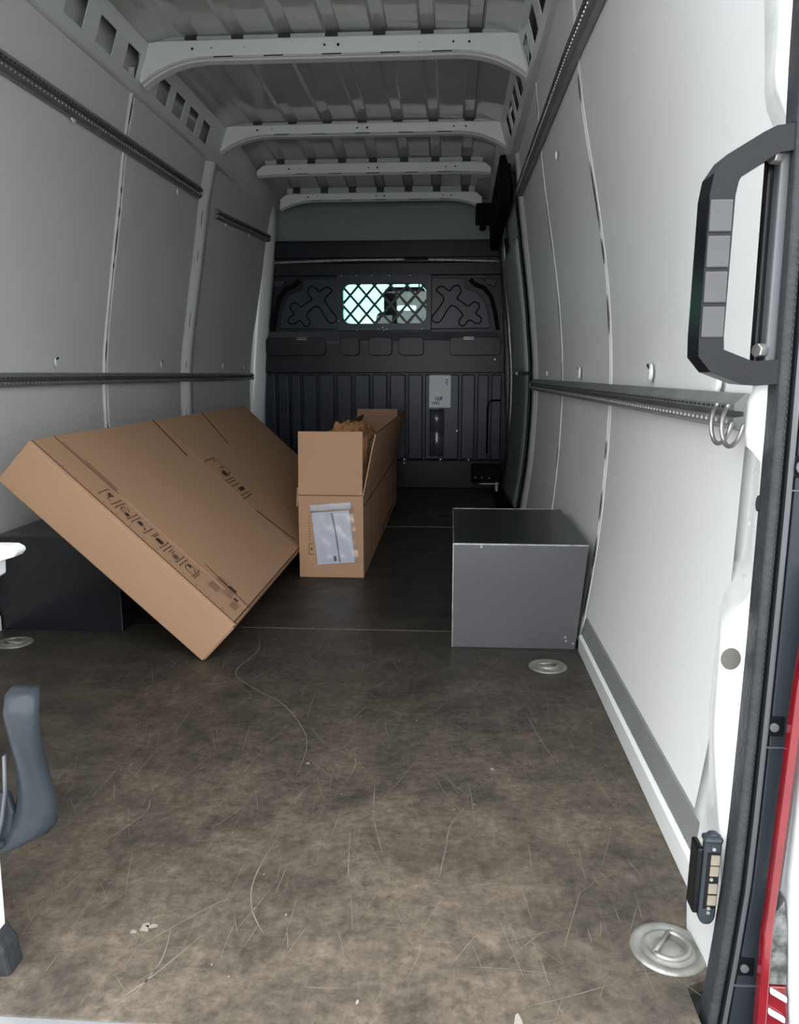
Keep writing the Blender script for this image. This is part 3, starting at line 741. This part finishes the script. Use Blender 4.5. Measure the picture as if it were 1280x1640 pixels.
# top of the rear opening and left pillar
put('door_header', G().box(-.9, .9, .95, 1.03, 1.93, 2.02), M['paint'], PIL, bevel=.01)
put('left_pillar', G().box(-1.03, -.88, .95, 1.27, -.12, 2.02), M['paint'], PIL, bevel=.01)
put('sill', G().box(-.9, .83, .86, .888, -.12, -.03), M['paint'], PIL, bevel=.01)

# seal and plastic column outside the pillar
colx = interp([(-.3, .840), (-.02, .851), (.1, .861), (.2, .868), (.5, .874), (.8, .876), (1.1, .873), (1.24, .869), (2.0, .867)])
def strip(nm, d0, d1, y0, y1, m, z0=-.3, z1=1.98, parent=PIL, bev=0, **k):
    g = G(); zs = lin(z0, z1, 24)
    P = []
    for z in zs:
        x = colx(z); P += [(x + d0, y0, z), (x + d1, y0, z), (x + d1, y1, z), (x + d0, y1, z)]
    n = len(zs); F = [(4 * i + j, 4 * i + (j + 1) % 4, 4 * i + 4 + (j + 1) % 4, 4 * i + 4 + j) for i in range(n - 1) for j in range(4)]
    F += [(3, 2, 1, 0), (4 * n - 4, 4 * n - 3, 4 * n - 2, 4 * n - 1)]
    g.add(P, F); return put(nm, g, m, parent, bevel=bev, **k)
strip('rubber_seal', 0, .014, .938, .975, M['rubber'], bev=.005, seg=3)
strip('seal_lip', .0135, .016, .934, .96, M['deep'])
strip('seal_flange', .0155, .028, .944, .97, M['colgrey'], bev=.003)
strip('gutter', .028, .031, .952, .97, M['deep'])
g = G()
for i in range(150):
    z = .25 + i * .0075; g.box(colx(z) + .009, colx(z) + .0105, .9370, .939, z, z + .0025)
put('seal_teeth', g, M['lever'], PIL, kind='stuff')
strip('lamp_housing', .031, .075, .948, .99, M['lever'], z1=.805, bev=.002)
strip('outer_panel', .031, .12, .955, .99, M['outer'], z0=.807, bev=.004)
def bolt(x, z, r=.006):
    put('housing_recess', G().box(x - .011, x + .013, .9455, .948, z - .013, z + .013), M['deep'], PIL, bevel=.002)
    put('housing_bolt', G().cyl((x, .9455, z), (0, -1, 0), r, .004, 10), M['colgrey'], PIL, bevel=.001)
    put('housing_ledge', G().box(x - .014, x + .018, .9455, .948, z - .029, z - .0275), M['colgrey'], PIL)
bolt(.906, .417); bolt(.895, .078); bolt(.913, .742, .009)
# tail lamp
TL = thing('tail_lamp', (.94, .94, -.1), 'red and clear tail lamp at the right rear corner of the van', 'lamp')
def lamp_part(nm, pts, y0, y1, m, bev=.002):   # pts: (x,z) outline
    g = G().prism(pts, 1, y0, y1); return put(nm, g, m, TL, bevel=bev)
lamp_part('red_lens', [(.908, -.3), (.916, -.3), (.917, .03), (.915, .15), (.916, .18), (.920, .30), (.924, .42), (.934, .62), (.925, .62), (.916, .48), (.910, .30), (.906, .18), (.904, .148)], .915, .930, M['red'])
lamp_part('dark_lens', [(.9135, .185), (.921, .215), (.930, .42), (.938, .62), (.933, .62), (.9225, .42), (.9185, .30)], .918, .930, M['redd'])
lamp_part('clear_lens', [(.9165, .075), (.940, .075), (.936, .150), (.928, .195), (.918, .18), (.913, .15)], .920, .970, M['clear'])
lamp_part('dark_lens', [(.9145, -.3), (.955, -.3), (.946, .02), (.940, .073), (.9165, .073), (.9165, .03)], .920, .970, M['red'])
for z in (.062, .032):
    g = G(); g.obox((.918, .914, z + .004), (.022, 0, -.013), (0, .006, 0), (0, 0, .008)); put('white_bar', g, M['lampw'], TL, bevel=.002)
g = G(); g.prism([(.956, -.3), (.948, .02), (.940, .10), (.934, .17), (.931, .22), (.934, .42), (.941, .80), (1.13, .80), (1.13, -.3)], 1, .905, .96)
put('corner_panel', g, M['outer'], PIL, bevel=.004, label='white outer body corner beside the tail lamp')

lamp_part('lamp_back', [(.93, -.3), (.975, -.3), (.975, .6), (.945, .6), (.935, .2)], .930, .975, M['plastic'])

# grab handle
GH = thing('grab_handle', (.86, .97, .85), 'large black plastic grab handle bolted to the right rear pillar', 'handle')
path = [(.882, 1.106), (.856, 1.103), (.846, 1.098), (.810, 1.076), (.8025, 1.064), (.7995, 1.045), (.7985, .97), (.7975, .893), (.7985, .873), (.806, .864), (.840, .851), (.852, .850), (.880, .852)]
g = G(); g.sweep([(x, .965, z) for x, z in path], [(-.014, -.022), (.014, -.022), (.014, .022), (-.014, .022)])
put('grip', g, M['plastic'], GH, bevel=.009, seg=3)
for k in range(4):
    zt = 1.042 - k * .0385
    put('grip_inlay', G().box(.7985 - .0125 - k * .0003, .7985 + .0125 - k * .0003, .9405, .944, zt - .0365, zt - .0015), M['plasticg'], GH, bevel=.0015)
put('mount_bar', G().obox((.864, .955, .842), (.013, 0, 0), (0, .03, 0), (.0, 0, .272)), M['colgrey'], GH, bevel=.003)
put('mount_gasket', G().obox((.857, .972, .845), (.012, 0, 0), (0, .015, 0), (.0, 0, .262)), M['plastic'], GH, bevel=.003)
for z in (1.088, .876): put('hex_bolt', G().cyl((.864, .960, z), (-1, -.45, 0), .0085, .012, 6), M['steel'], GH, bevel=.001, label='bright hexagon bolt')
# contact plate low on the pillar
CP = thing('contact_plate', (.85, 1.0, .10), 'black oblong contact plate with four cream pads low on the right pillar', 'plate')
A_ = Vector((.837, .974, .138)); ux_ = Vector((.023, 0, .0)); uz_ = Vector((.002, 0, .106)); nn = Vector((0, -1, 0))
def cpq(u0, u1, v0, v1, d0, d1):
    o = A_ + ux_ * u0 + uz_ * v0 + nn * d0
    return G().obox(o, ux_ * (u1 - u0), uz_ * (v1 - v0), nn * (d1 - d0))
def oval(u0, u1, v0, v1, r, n=6):
    return [(max(u0, min(u1, a)), b) for a, b in rrect(u0, u1, v0, v1, r, n)]
g = G(); pts = []
for (u, v) in rrect(0, 1, 0, 3.4, .42, 6): pts.append(A_ + ux_ * u + uz_ * (v / 3.4 * 1.25 - .12))
n = len(pts); g.add([p for p in pts] + [p + nn * .012 for p in pts], [tuple(range(n))[::-1], tuple(range(n, 2 * n))] + [(i, (i + 1) % n, n + (i + 1) % n, n + i) for i in range(n)])
put('housing', g, M['lever'], CP, bevel=.003)
put('side_wall', cpq(-.34, .04, .02, .92, -.02, .010), M['plastic'], CP, bevel=.003)
put('dark_face', cpq(.22, .88, .12, .88, .012, .0135), M['plastic'], CP)
for v in (.18, .34, .58, .73): put('contact_pad', cpq(.38, .86, v, v + .13, .0135, .0155), M['cream'], CP)
g = G()
for v in (.07, .13, .94, .53): 
    p = A_ + ux_ * .5 + uz_ * v + nn * .012; g.cyl(p, nn, .0025, .003, 8)
put('contact_pins', g, M['steel'], CP, kind='stuff')
put('top_cap', cpq(-.12, .98, 1.02, 1.10, .0, .018), M['lever'], CP, bevel=.004)

# ---------------------------------------------------------------- left rear door (closed leaf, only its edge fittings reach into view)
def dedge(z): return interp([(-.1, -.150), (.25, -.157), (1.0, -.205), (1.92, -.24)])(z)
g = G(); g.prism([(-.89, -.10), (-.89, .78), (-.192, .78), (-.165, .30), (-.138, .168), (-.142, -.10)], 1, .93, .99)
g.prism([(-.89, .78), (-.89, 1.62), (-.80, 1.62), (-.80, .78)], 1, .93, .99)
g.prism([(-.30, .78), (-.30, 1.62), (-.228, 1.62), (-.192, .78)], 1, .93, .99)
g.prism([(-.89, 1.62), (-.89, 1.92), (-.24, 1.92), (-.228, 1.62)], 1, .93, .99)
DL = put('door_1', g, M['outer'], kind='structure', bevel=.004)
put('added_door_glass', G().box(-.81, -.29, .945, .95, .77, 1.63), M['clearglass'], DL, label='added unseen rear door window that lets in daylight')  # window added out of view to bring daylight onto the left wall
g = G(); g.sweep([(-.160, .975, .075), (-.150, .975, .055), (-.138, .975, .035), (-.132, .975, .0), (-.131, .975, -.05), (-.132, .975, -.12)], [(-.012, -.02), (.012, -.02), (.012, .02), (-.012, .02)])
put('door_seal', g, M['rubber'], DL, bevel=.005)
# inner release lever
LV = thing('door_lever', (-.10, 1.0, .17), 'dark grey curved release lever on the edge of the left rear door', 'lever')
prof = [(-.106, -.068, .420, .014), (-.111, -.060, .412, .0), (-.1125, -.0595, .39, -.006), (-.110, -.061, .36, -.004), (-.108, -.062, .325, .002), (-.109, -.060, .29, .008), (-.113, -.056, .26, .012), (-.119, -.054, .235, .014), (-.128, -.057, .215, .014), (-.138, -.072, .198, .012), (-.146, -.100, .184, .010), (-.150, -.130, .172, .008)]
g = G(); P = []; m = 8
for x0, x1, z, dy in prof:
    w = x1 - x0
    for u, d in ((0, .006), (.10, -.003), (.30, -.008), (.72, -.010), (.88, -.007), (1, .004), (.9, .014), (.1, .014)): P.append((x0 + w * u, .985 + dy + d, z))
n = len(prof)
g.add(P, [(i * m + j, i * m + (j + 1) % m, (i + 1) * m + (j + 1) % m, (i + 1) * m + j) for i in range(n - 1) for j in range(m)] + [tuple(range(m))[::-1], tuple(range((n - 1) * m, n * m))])
put('lever_arm', g, M['lever'], LV, smooth=True)
g = G(); g.prism([(-.2, .17), (-.142, .166), (-.134, .176), (-.122, .20), (-.116, .232), (-.122, .262), (-.2, .262)], 1, .992, 1.006)
put('lever_base', g, M['lever'], LV, bevel=.004, seg=3)
g = G(); g.sweep([(-.1155, .985, .325), (-.119, .985, .27), (-.128, .985, .225), (-.139, .983, .188), (-.143, .983, .168)], [(-.0016, -.004), (.0016, -.004), (.0016, .004), (-.0016, .004)])
put('lever_lip', g, M['colgrey'], LV, smooth=True)
put('lever_screw', G().cyl((-.131, .985, .190), (0, -1, 0), .004, .004, 8), M['hole'], LV)
g = G(); g.prism([(-.20, .624), (-.082, .624), (-.074, .620), (-.0725, .615), (-.078, .609), (-.095, .604), (-.103, .600), (-.104, .582), (-.112, .577), (-.20, .577)], 1, .985, 1.01)
g.cyl((-.102, .985, .612), (0, -1, 0), .006, .004, 12)
put('lock_catch', g, M['catch'], bevel=.002, label='white painted catch on the left rear door edge, level with the wheel box', cat='catch')

# ---------------------------------------------------------------- floor lashing cups
def cup(x, y, label, rot=0.):
    t = thing('lashing_cup', (x, y, 0), label, 'lashing point', 'round lashing cups in the floor')
    g = G().lathe([(.056, .0), (.055, .003), (.050, .0045), (.044, .004), (.0415, .001), (.0385, .0008), (.036, .005), (.031, .005), (.028, .001), (.021, .001), (.017, .0035), (.008, .005), (0, .0052)], (x, y, 0), 40)
    put('cup', g, M['ring'], t, smooth=True)
    g = G(); pts = []
    for k in range(18):
        a = R(-20 + 220 * k / 17) + rot; pts.append((x + .030 * math.cos(a), y + .030 * math.sin(a), .006))
    pts.append((x + .030 * math.cos(R(-20) + rot) , y + .030 * math.sin(R(-20) + rot), .006))
    g.tube(pts[:-1], .0042, 8, up=(0, 0, 1)); a0, a1 = pts[0], pts[17]
    g.tube([a0, a1], .0038, 8, up=(0, 0, 1)); put('bow', g, M['ring'], t, smooth=True)
    return t
cup(.835, 1.072, 'large round metal lashing cup in the floor at the rear right pillar', R(235))
cup(.795, 2.225, 'round metal lashing cup in the floor in front of the grey right wheel box', R(190))
cup(-.885, 2.325, 'dull round lashing cup in the floor at the left edge, before the black wheel box', R(-20))

# ---------------------------------------------------------------- wheel boxes
def wheelbox(nm, x0, x1, y0, y1, h, m_front, m_top, label, bow):
    t = thing(nm, ((x0 + x1) / 2, (y0 + y1) / 2, 0), label, 'box')
    s = .012
    g = G(); g.add([(x0, y0, .001), (x1 - bow[0], y0 - .0, .001), (x1 + bow[1], y0, h), (x0, y0, h), (x0, y0 + s, .001), (x1 - bow[0], y0 + s, .001), (x1 + bow[1], y0 + s, h), (x0, y0 + s, h)],
                   [(0, 1, 2, 3), (4, 7, 6, 5), (0, 4, 5, 1), (1, 5, 6, 2), (2, 6, 7, 3), (3, 7, 4, 0)])
    put('front_board', g, m_front, t, bevel=.001)
    put('top_board', G().box(x0, x1 + bow[1], y0 + s, y1, h - s, h + .001), m_top, t, bevel=.001)
    xs_ = x0 if x0 > 0 else x1 - s
    put('side_board', G().box(xs_ if x0 > 0 else x1 - s, (x0 + s) if x0 > 0 else x1, y0 + s, y1, .001, h - s), m_front if x0 < 0 else m_top, t)
    put('back_board', G().box(x0 + .012, x1 - .015, y1 - s, y1 - .0005, .001, h - s), m_top, t)
    e = G().box(x0, x1 + bow[1], y0 - .0015, y0 + .002, h - .002, h + .002)
    if x0 > 0: e.box(x0 - .0015, x0 + .0015, y0 - .0015, y0 + .003, .001, h).box(x0 - .001, x0 + .002, y0, y1, h, h + .002).box(x0, x1, y1 - .002, y1, h, h + .002)
    else: e = G().box(x1 - .001, x1 + .001, y0 - .001, y0 + .001, .001, .12)
    put('corner_edging', e, M['edge'] if x0 > 0 else M['boxgrey'], t, label='worn bright corner edging')
    return t
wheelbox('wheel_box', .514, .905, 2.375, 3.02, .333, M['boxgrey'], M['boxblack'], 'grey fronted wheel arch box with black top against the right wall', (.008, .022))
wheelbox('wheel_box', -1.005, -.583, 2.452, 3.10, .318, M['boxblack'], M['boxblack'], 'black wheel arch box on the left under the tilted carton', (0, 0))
g = G()
for x, z in ((.865, .04), (.89, .02), (.868, .028), (.60, .325)): g.cyl((x, 2.375, z), (0, -1, 0), .004, .001, 6)
put('edge_nick', g, M['edge'], bpy.data.objects['wheel_box'], kind='stuff')

# ---------------------------------------------------------------- decal strokes on a plane
def strokes(g, O, U, V, N, lines, w=.003, off=.0012):
    for ln in lines:
        P = [O + U * a + V * b + N * off for a, b in ln]
        for i in range(len(P) - 1):
            t = (P[i + 1] - P[i]);
            if t.length < 1e-6: continue
            t.normalize(); s_ = t.cross(N) * (w / 2); e = t * (w * .3)
            g.add([P[i] - e + s_, P[i] - e - s_, P[i + 1] + e - s_, P[i + 1] + e + s_], [(0, 3, 2, 1)])
def arc(cx_, cy_, rx, ry, a0, a1, n=10): return [(cx_ + rx * math.cos(R(a0 + (a1 - a0) * k / n)), cy_ + ry * math.sin(R(a0 + (a1 - a0) * k / n))) for k in range(n + 1)]
def blk(a0, a1, b0, b1, w=.003):
    n = max(1, int(round((b1 - b0) / w))); return [[(a0, b0 + (b1 - b0) * (k + .5) / n), (a1, b0 + (b1 - b0) * (k + .5) / n)] for k in range(n)]

# ---------------------------------------------------------------- big tilted carton
an = R(42.8); Nn = Vector((math.sin(an), 0, math.cos(an))); Uu = Vector((math.cos(an), 0, -math.sin(an))); Vv = Vector((0, 1, 0))
Wd, Ln, Th = .80, 2.42, .158
Dn = Vector((-.126, 2.2, .1165)); Ap = Dn - Uu * Wd
BC = thing('large_carton', (-.24, 3.4, 0), 'large flat brown carton leaning tilted on the left wheel box', 'carton')
g = G(); g.obox(Ap - Nn * Th, Uu * Wd, Vv * Ln, Nn * (Th - .004)); put('carton_body', g, M['card'], BC, bevel=.004)
def sheet(nm, u0, u1, v0, v1, d0=-.004, d1=0., lab=None):
    return put(nm, G().obox(Ap + Uu * u0 + Vv * v0 + Nn * d0, Uu * (u1 - u0), Vv * (v1 - v0), Nn * (d1 - d0)), M['card'], BC, bevel=.0015, label=lab)
sheet('end_flap', .001, Wd - .001, .001, .1435); 
sheet('lid_flap', -.001, Wd - .004, .1465, .999); sheet('lid_flap', -.001, Wd - .004, 1.001, Ln - .002)
# side layer along the lower edge and its dark seam
put('side_flap', G().obox(Ap + Uu * (Wd) - Nn * (Th - .01), Uu * .003, Vv * (Ln - .01), Nn * (Th - .022)), M['card'], BC, bevel=.001)
put('side_seam', G().obox(Ap + Uu * (Wd - .0035) - Nn * .012, Uu * .004, Vv * (Ln - .01), Nn * .006), M['card_d'], BC, label='dark seam along the lower long edge')
dk = G()
L_ = [[(.0, .145), (.262, .147)], [(.60, .19), (.70, .178), (.797, .168)], [(.0, .96), (.21, .915)], [(.0, 1.60), (.21, 1.505)], [(.545, 1.0), (.765, 1.068)], [(.003, .012), (.797, .006)], [(.791, .002), (.793, 2.40)]]
strokes(dk, Ap, Uu, Vv, Nn, L_, .005, .0008)
strokes(dk, Ap, Uu, Vv, Nn, [[(.0, .962), (.20, .918)], [(.0, 1.602), (.20, 1.510)], [(.56, 1.004), (.75, 1.062)]], .014, .0010)
put('flap_slits', dk, M['card_d'], BC, label='dark flap slits and score lines', kind='stuff')
pr = G(); ln = []
# row of handling symbols in brackets along the near edge
for k in range(6):
    u = .235 + k * .064; v0, v1 = .048, .118
    if k != 3: ln += [[(u + .006, v0), (u, v0), (u, v1), (u + .006, v1)], [(u + .045, v0), (u + .051, v0), (u + .051, v1), (u + .045, v1)]]
    c = u + .026; vm = (v0 + v1) / 2
    if k == 0: ln += [[(c - .012, vm + .02), (c + .004, vm + .02), (c - .006, vm - .005), (c - .012, vm + .02)], [(c + .004, vm - .02), (c + .016, vm - .02)], [(c, vm + .02), (c, vm - .02)]] + blk(c - .014, c - .004, vm + .006, vm + .018)
    if k == 1: ln += [arc(c - .004, vm, .013, .02, 30, 330)] + blk(c + .006, c + .018, vm - .024, vm - .004) + [[(c - .01, vm), (c + .012, vm - .01)]]
    if k == 2: ln += blk(c - .016, c, vm - .008, vm + .012) + [[(c, vm), (c + .014, vm), (c + .014, vm - .015), (c + .02, vm - .015)], [(c - .018, vm + .002), (c - .008, vm + .02)]]
    if k == 3: ln += blk(c - .006, c + .018, vm - .012, vm + .012) + [[(u + .045, v0), (u + .051, v0), (u + .051, v1), (u + .045, v1)], [(c - .02, v1), (c - .02, v0 + .02)], [(c - .014, v1), (c - .014, v0 + .03)]]
    if k == 4: ln += [[(c - .014, vm + .02), (c - .014, vm - .015)], [(c - .006, vm + .02), (c - .006, vm - .01)], arc(c + .01, vm - .008, .009, .016, 0, 360)] + blk(c + .006, c + .014, vm - .016, vm)
    if k == 5: ln += [arc(c + .002, vm, .017, .024, 0, 300), [(c + .012, vm - .02), (c + .024, vm - .018)]] + blk(c - .012, c, vm + .004, vm + .018) + [[(u + .058, v0 + .0), (u + .058, v1 - .02)]]
strokes(pr, Ap, Uu, Vv, Nn, ln, .0028)
put('printed_symbols', pr, M['ink'], BC, label='row of dark printed handling symbols', kind='stuff')
pr = G(); ln = []; r2 = random.Random(3)
def words(u0, u1, v):
    u = u0
    while u < u1:
        w = r2.uniform(.004, .012); ln.append([(u, v), (min(u + w, u1), v)]); u += w + .003
for k in range(2): words(.03 + k * .08, .25, .157 + k * .009)
for k in range(4): words(.66, .695, .162 + k * .011)
for k in range(6): words(.70, .735, .12 + k * .013)
for k in range(5): words(.655, .69, .085 + k * .010)
for k in range(5): words(.745, .77, .075 + k * .010)
ln += blk(.705, .732, .170, .195, .004) + blk(.742, .756, .13, .145)
strokes(pr, Ap, Uu, Vv, Nn, ln, .0030)
put('printed_text', pr, M['ink'], BC, label='small block of printed text', kind='stuff')
pr = G(); ln = []
ln += [[(.262, 1.16), (.255, 1.16), (.255, 1.02), (.262, 1.02)], [(.268, 1.14), (.268, 1.12)], [(.268, 1.16), (.30, 1.165)]]
ln += [arc(.33, 1.13, .022, .05, -60, 200), [(.31, 1.13), (.35, 1.085)], [(.315, 1.07), (.36, 1.085)], arc(.345, 1.10, .015, .035, 0, 360)] + blk(.335, .352, 1.075, 1.115, .004)
ln += [[(.375, 1.02), (.375, 1.14)], [(.39, 1.02), (.39, 1.13)], [(.41, 1.02), (.41, 1.12)]] + blk(.43, .447, 1.06, 1.13, .004) + [[(.465, 1.01), (.465, 1.13)], [(.475, 1.0), (.482, 1.0), (.482, 1.13), (.475, 1.13)]]
strokes(pr, Ap, Uu, Vv, Nn, ln, .0042)
put('printed_emblem', pr, M['ink'], BC, label='printed marks in the middle of the lid', kind='stuff')
pr = G()
for k in range(15):
    strokes(pr, Ap, Uu, Vv, Nn, [[(.06 + k * .052, .024), (.062 + k * .052, .024)]], .004)
put('staple_dots', pr, M['card_d'], BC, kind='stuff')

# ---------------------------------------------------------------- small open carton
SC = thing('open_carton', (.008, 4.2, 0), 'long narrow open brown carton standing in the middle, flaps up', 'carton')
x0, x1, y0, y1, h, t_ = -.128, .144, 3.2, 5.25, .352, .005
put('front_panel', G().box(x0, x1, y0, y0 + t_, .001, h), M['card'], SC, bevel=.0015)
put('back_panel', G().box(x0, x1, y1 - t_, y1, .001, h), M['card'], SC, bevel=.0015)
put('side_panel', G().box(x0, x0 + t_, y0 + t_, y1 - t_, .001, h - .02), M['card'], SC)
put('side_panel', G().box(x1 - t_, x1, y0 + t_, y1 - t_, .001, h - .005), M['card'], SC)
put('bottom_panel', G().box(x0 + t_, x1 - t_, y0 + t_, y1 - t_, .001, .006), M['card'], SC)
put('front_flap', G().obox((x0 + .001, y0, h + .001), (x1 - x0 - .004, 0, 0), (0, t_, 0), (.002, .012, .262)), M['card'], SC, bevel=.0015, label='upright front flap')
put('back_flap', G().obox((x0 + .001, y1 - t_, h + .001), (x1 - x0 - .002, 0, 0), (0, t_, 0), (.004, .06, .262)), M['card'], SC, bevel=.0015, label='upright back flap')
def leaf(nm, P, lab):
    g = G(); n = len(P); nn_ = (P[1] - P[0]).cross(P[-1] - P[0]).normalized() * t_
    g.add(P + [p + nn_ for p in P], [tuple(range(n))[::-1], tuple(range(n, 2 * n))] + [(i, (i + 1) % n, n + (i + 1) % n, n + i) for i in range(n)])
    return put(nm, g, M['card'], SC, bevel=.001, label=lab)
leaf('side_flap', [Vector((x1 - .004, y0 + .006, h - .004)), Vector((x1 - .002, y1 - .01, h - .004)), Vector((.203, y1 - .01, .607)), Vector((.192, y0 + .03, .605)), Vector((.180, y0 + .012, .55))], 'right side flap leaning outward')
leaf('side_flap', [Vector((x0 + .004, y0 + .012, h - .02)), Vector((x0 + .004, y1 - .02, h - .02)), Vector((-.075, y1 - .04, .585)), Vector((-.05, y0 + .10, .592))], 'left side flap leaning inward')
e = G().obox((.1925, y0 + .03, .6055), (.005, 0, 0), (.010, y1 - y0 - .045, .002), (0, 0, .0015)); put('flap_edge', e, M['card_d'], SC)
g = G(); g.box(x1, x1 + .0008, y0 + .03, y1 - .1, .30, .306).box(x1, x1 + .0008, 3.52, 3.524, .01, .35).box(x1, x1 + .0008, 3.98, 3.984, .01, .34).box(x1, x1 + .0008, 4.1, 4.9, .028, .038)
put('crease_lines', g, M['card_d'], SC)
put('left_bulge', G().obox((x0 - .012, y0 + .02, .30), (.006, 0, 0), (0, .5, 0), (.004, 0, .08)), M['card'], SC, bevel=.001)
put('fold_line', G().box(x0 + .002, x1 - .002, y0 - .0006, y0, h - .003, h - .001), M['card_d'], SC)
# delivery pouch
PO = Vector((-.050, y0 - .0012, .056)); PU = Vector((.170, 0, .013)); PV = Vector((-.027, 0, .255)); PN = Vector((0, -1, 0))
g = G(); 
def pq(u0, u1, v0, v1, d0, d1): return G().obox(PO + PU * u0 + PV * v0 + PN * d0, PU * (u1 - u0), PV * (v1 - v0), PN * (d1 - d0))
put('delivery_slip', pq(.0, .93, .0, .87, 0, .0008), M['paper'], SC, label='white delivery slip in a clear pouch')
g = G(); us, vs_ = lin(-.02, 1.03, 16), lin(-.01, 1.02, 20)
g.grid(lambda u, v: tuple(PO + PU * u + PV * v + PN * (.003 + .0022 * noise.noise(Vector((u * 5, v * 7, 2))) + (.003 if v > .88 else 0))), us, vs_)
put('clear_pouch', g, M['film'], SC, smooth=True)
g = G(); g.grid(lambda u, v: tuple(PO + PU * u + PV * v + PN * (.004 + .0025 * noise.noise(Vector((u * 9, v * 20, 5))))), lin(-.03, 1.0, 16), lin(.89, 1.0, 5))
put('pouch_top', g, mat('milky_film', (.62, .60, .60), .25, var=.15, vscale=30), SC, smooth=True, solid=.0006)
g = G(); lnn = [[(.56, .02), (.54, .5), (.50, .84)], [(.46, .04), (.455, .13)], [(.44, .04), (.435, .13)]]
for ln_ in lnn:
    for i in range(len(ln_) - 1):
        a, b = ln_[i], ln_[i + 1]; p = PO + PU * a[0] + PV * a[1] + PN * .0010; q = PO + PU * b[0] + PV * b[1] + PN * .0010
        g.add([p - Vector((.0035, 0, 0)), p + Vector((.0035, 0, 0)), q + Vector((.0035, 0, 0)), q - Vector((.0035, 0, 0))], [(0, 1, 2, 3)])
put('slip_print', g, M['greyink'], SC, kind='stuff')
g = G(); O_ = Vector((x0, y0, 0)); ln = [[(.042, .10), (.042, .145), (.06, .145)], [(.042, .10), (.062, .10)]] + blk(.050, .056, .118, .130) + [[(.043, .16 + k * .012), (.046, .165 + k * .012)] for k in range(9)]
strokes(g, O_, Vector((1, 0, 0)), Vector((0, 0, 1)), Vector((0, -1, 0)), ln, .0022, .0006)
put('printed_marks', g, M['ink'], SC)

# crumpled packing paper inside
g = G(); r3 = random.Random(11)
def crump(u, v):
    x = -.085 + .205 * u; y = 3.62 + .55 * v
    e = min(u, 1 - u, v * 1.5, (1 - v) * 1.5); base = .515 + .07 * min(1, e * 4)
    n1 = noise.noise(Vector((u * 4, v * 6, 1))); n2 = noise.noise(Vector((u * 11, v * 14, 4))); n3 = noise.noise(Vector((u * 25, v * 30, 7)))
    return (x + .008 * n2, y + .012 * n3, base + .022 * (1 - abs(n1) * 2) * .8 + .010 * abs(n2) * 2 + .005 * abs(n3) * 2 + (.045 * max(0, 1 - abs(u - .22) * 6) * max(0, 1 - v * 2.5)))
g.grid(crump, lin(0, 1, 34), lin(0, 1, 44))
def skirt(u, q):
    p = crump(u, 0); n = noise.noise(Vector((u * 12, q * 5, 9)))
    return (p[0] * (1 - .1 * q) + .01 * n * q, p[1] - .03 * q - .02 * abs(n), p[2] - q * .30 + .01 * n)
g.grid(skirt, lin(0, 1, 34), lin(0, 1, 16), flip=True)
put('packing_paper', g, M['kraft'], label='crumpled brown kraft paper inside the open carton', cat='paper', solid=.0008)
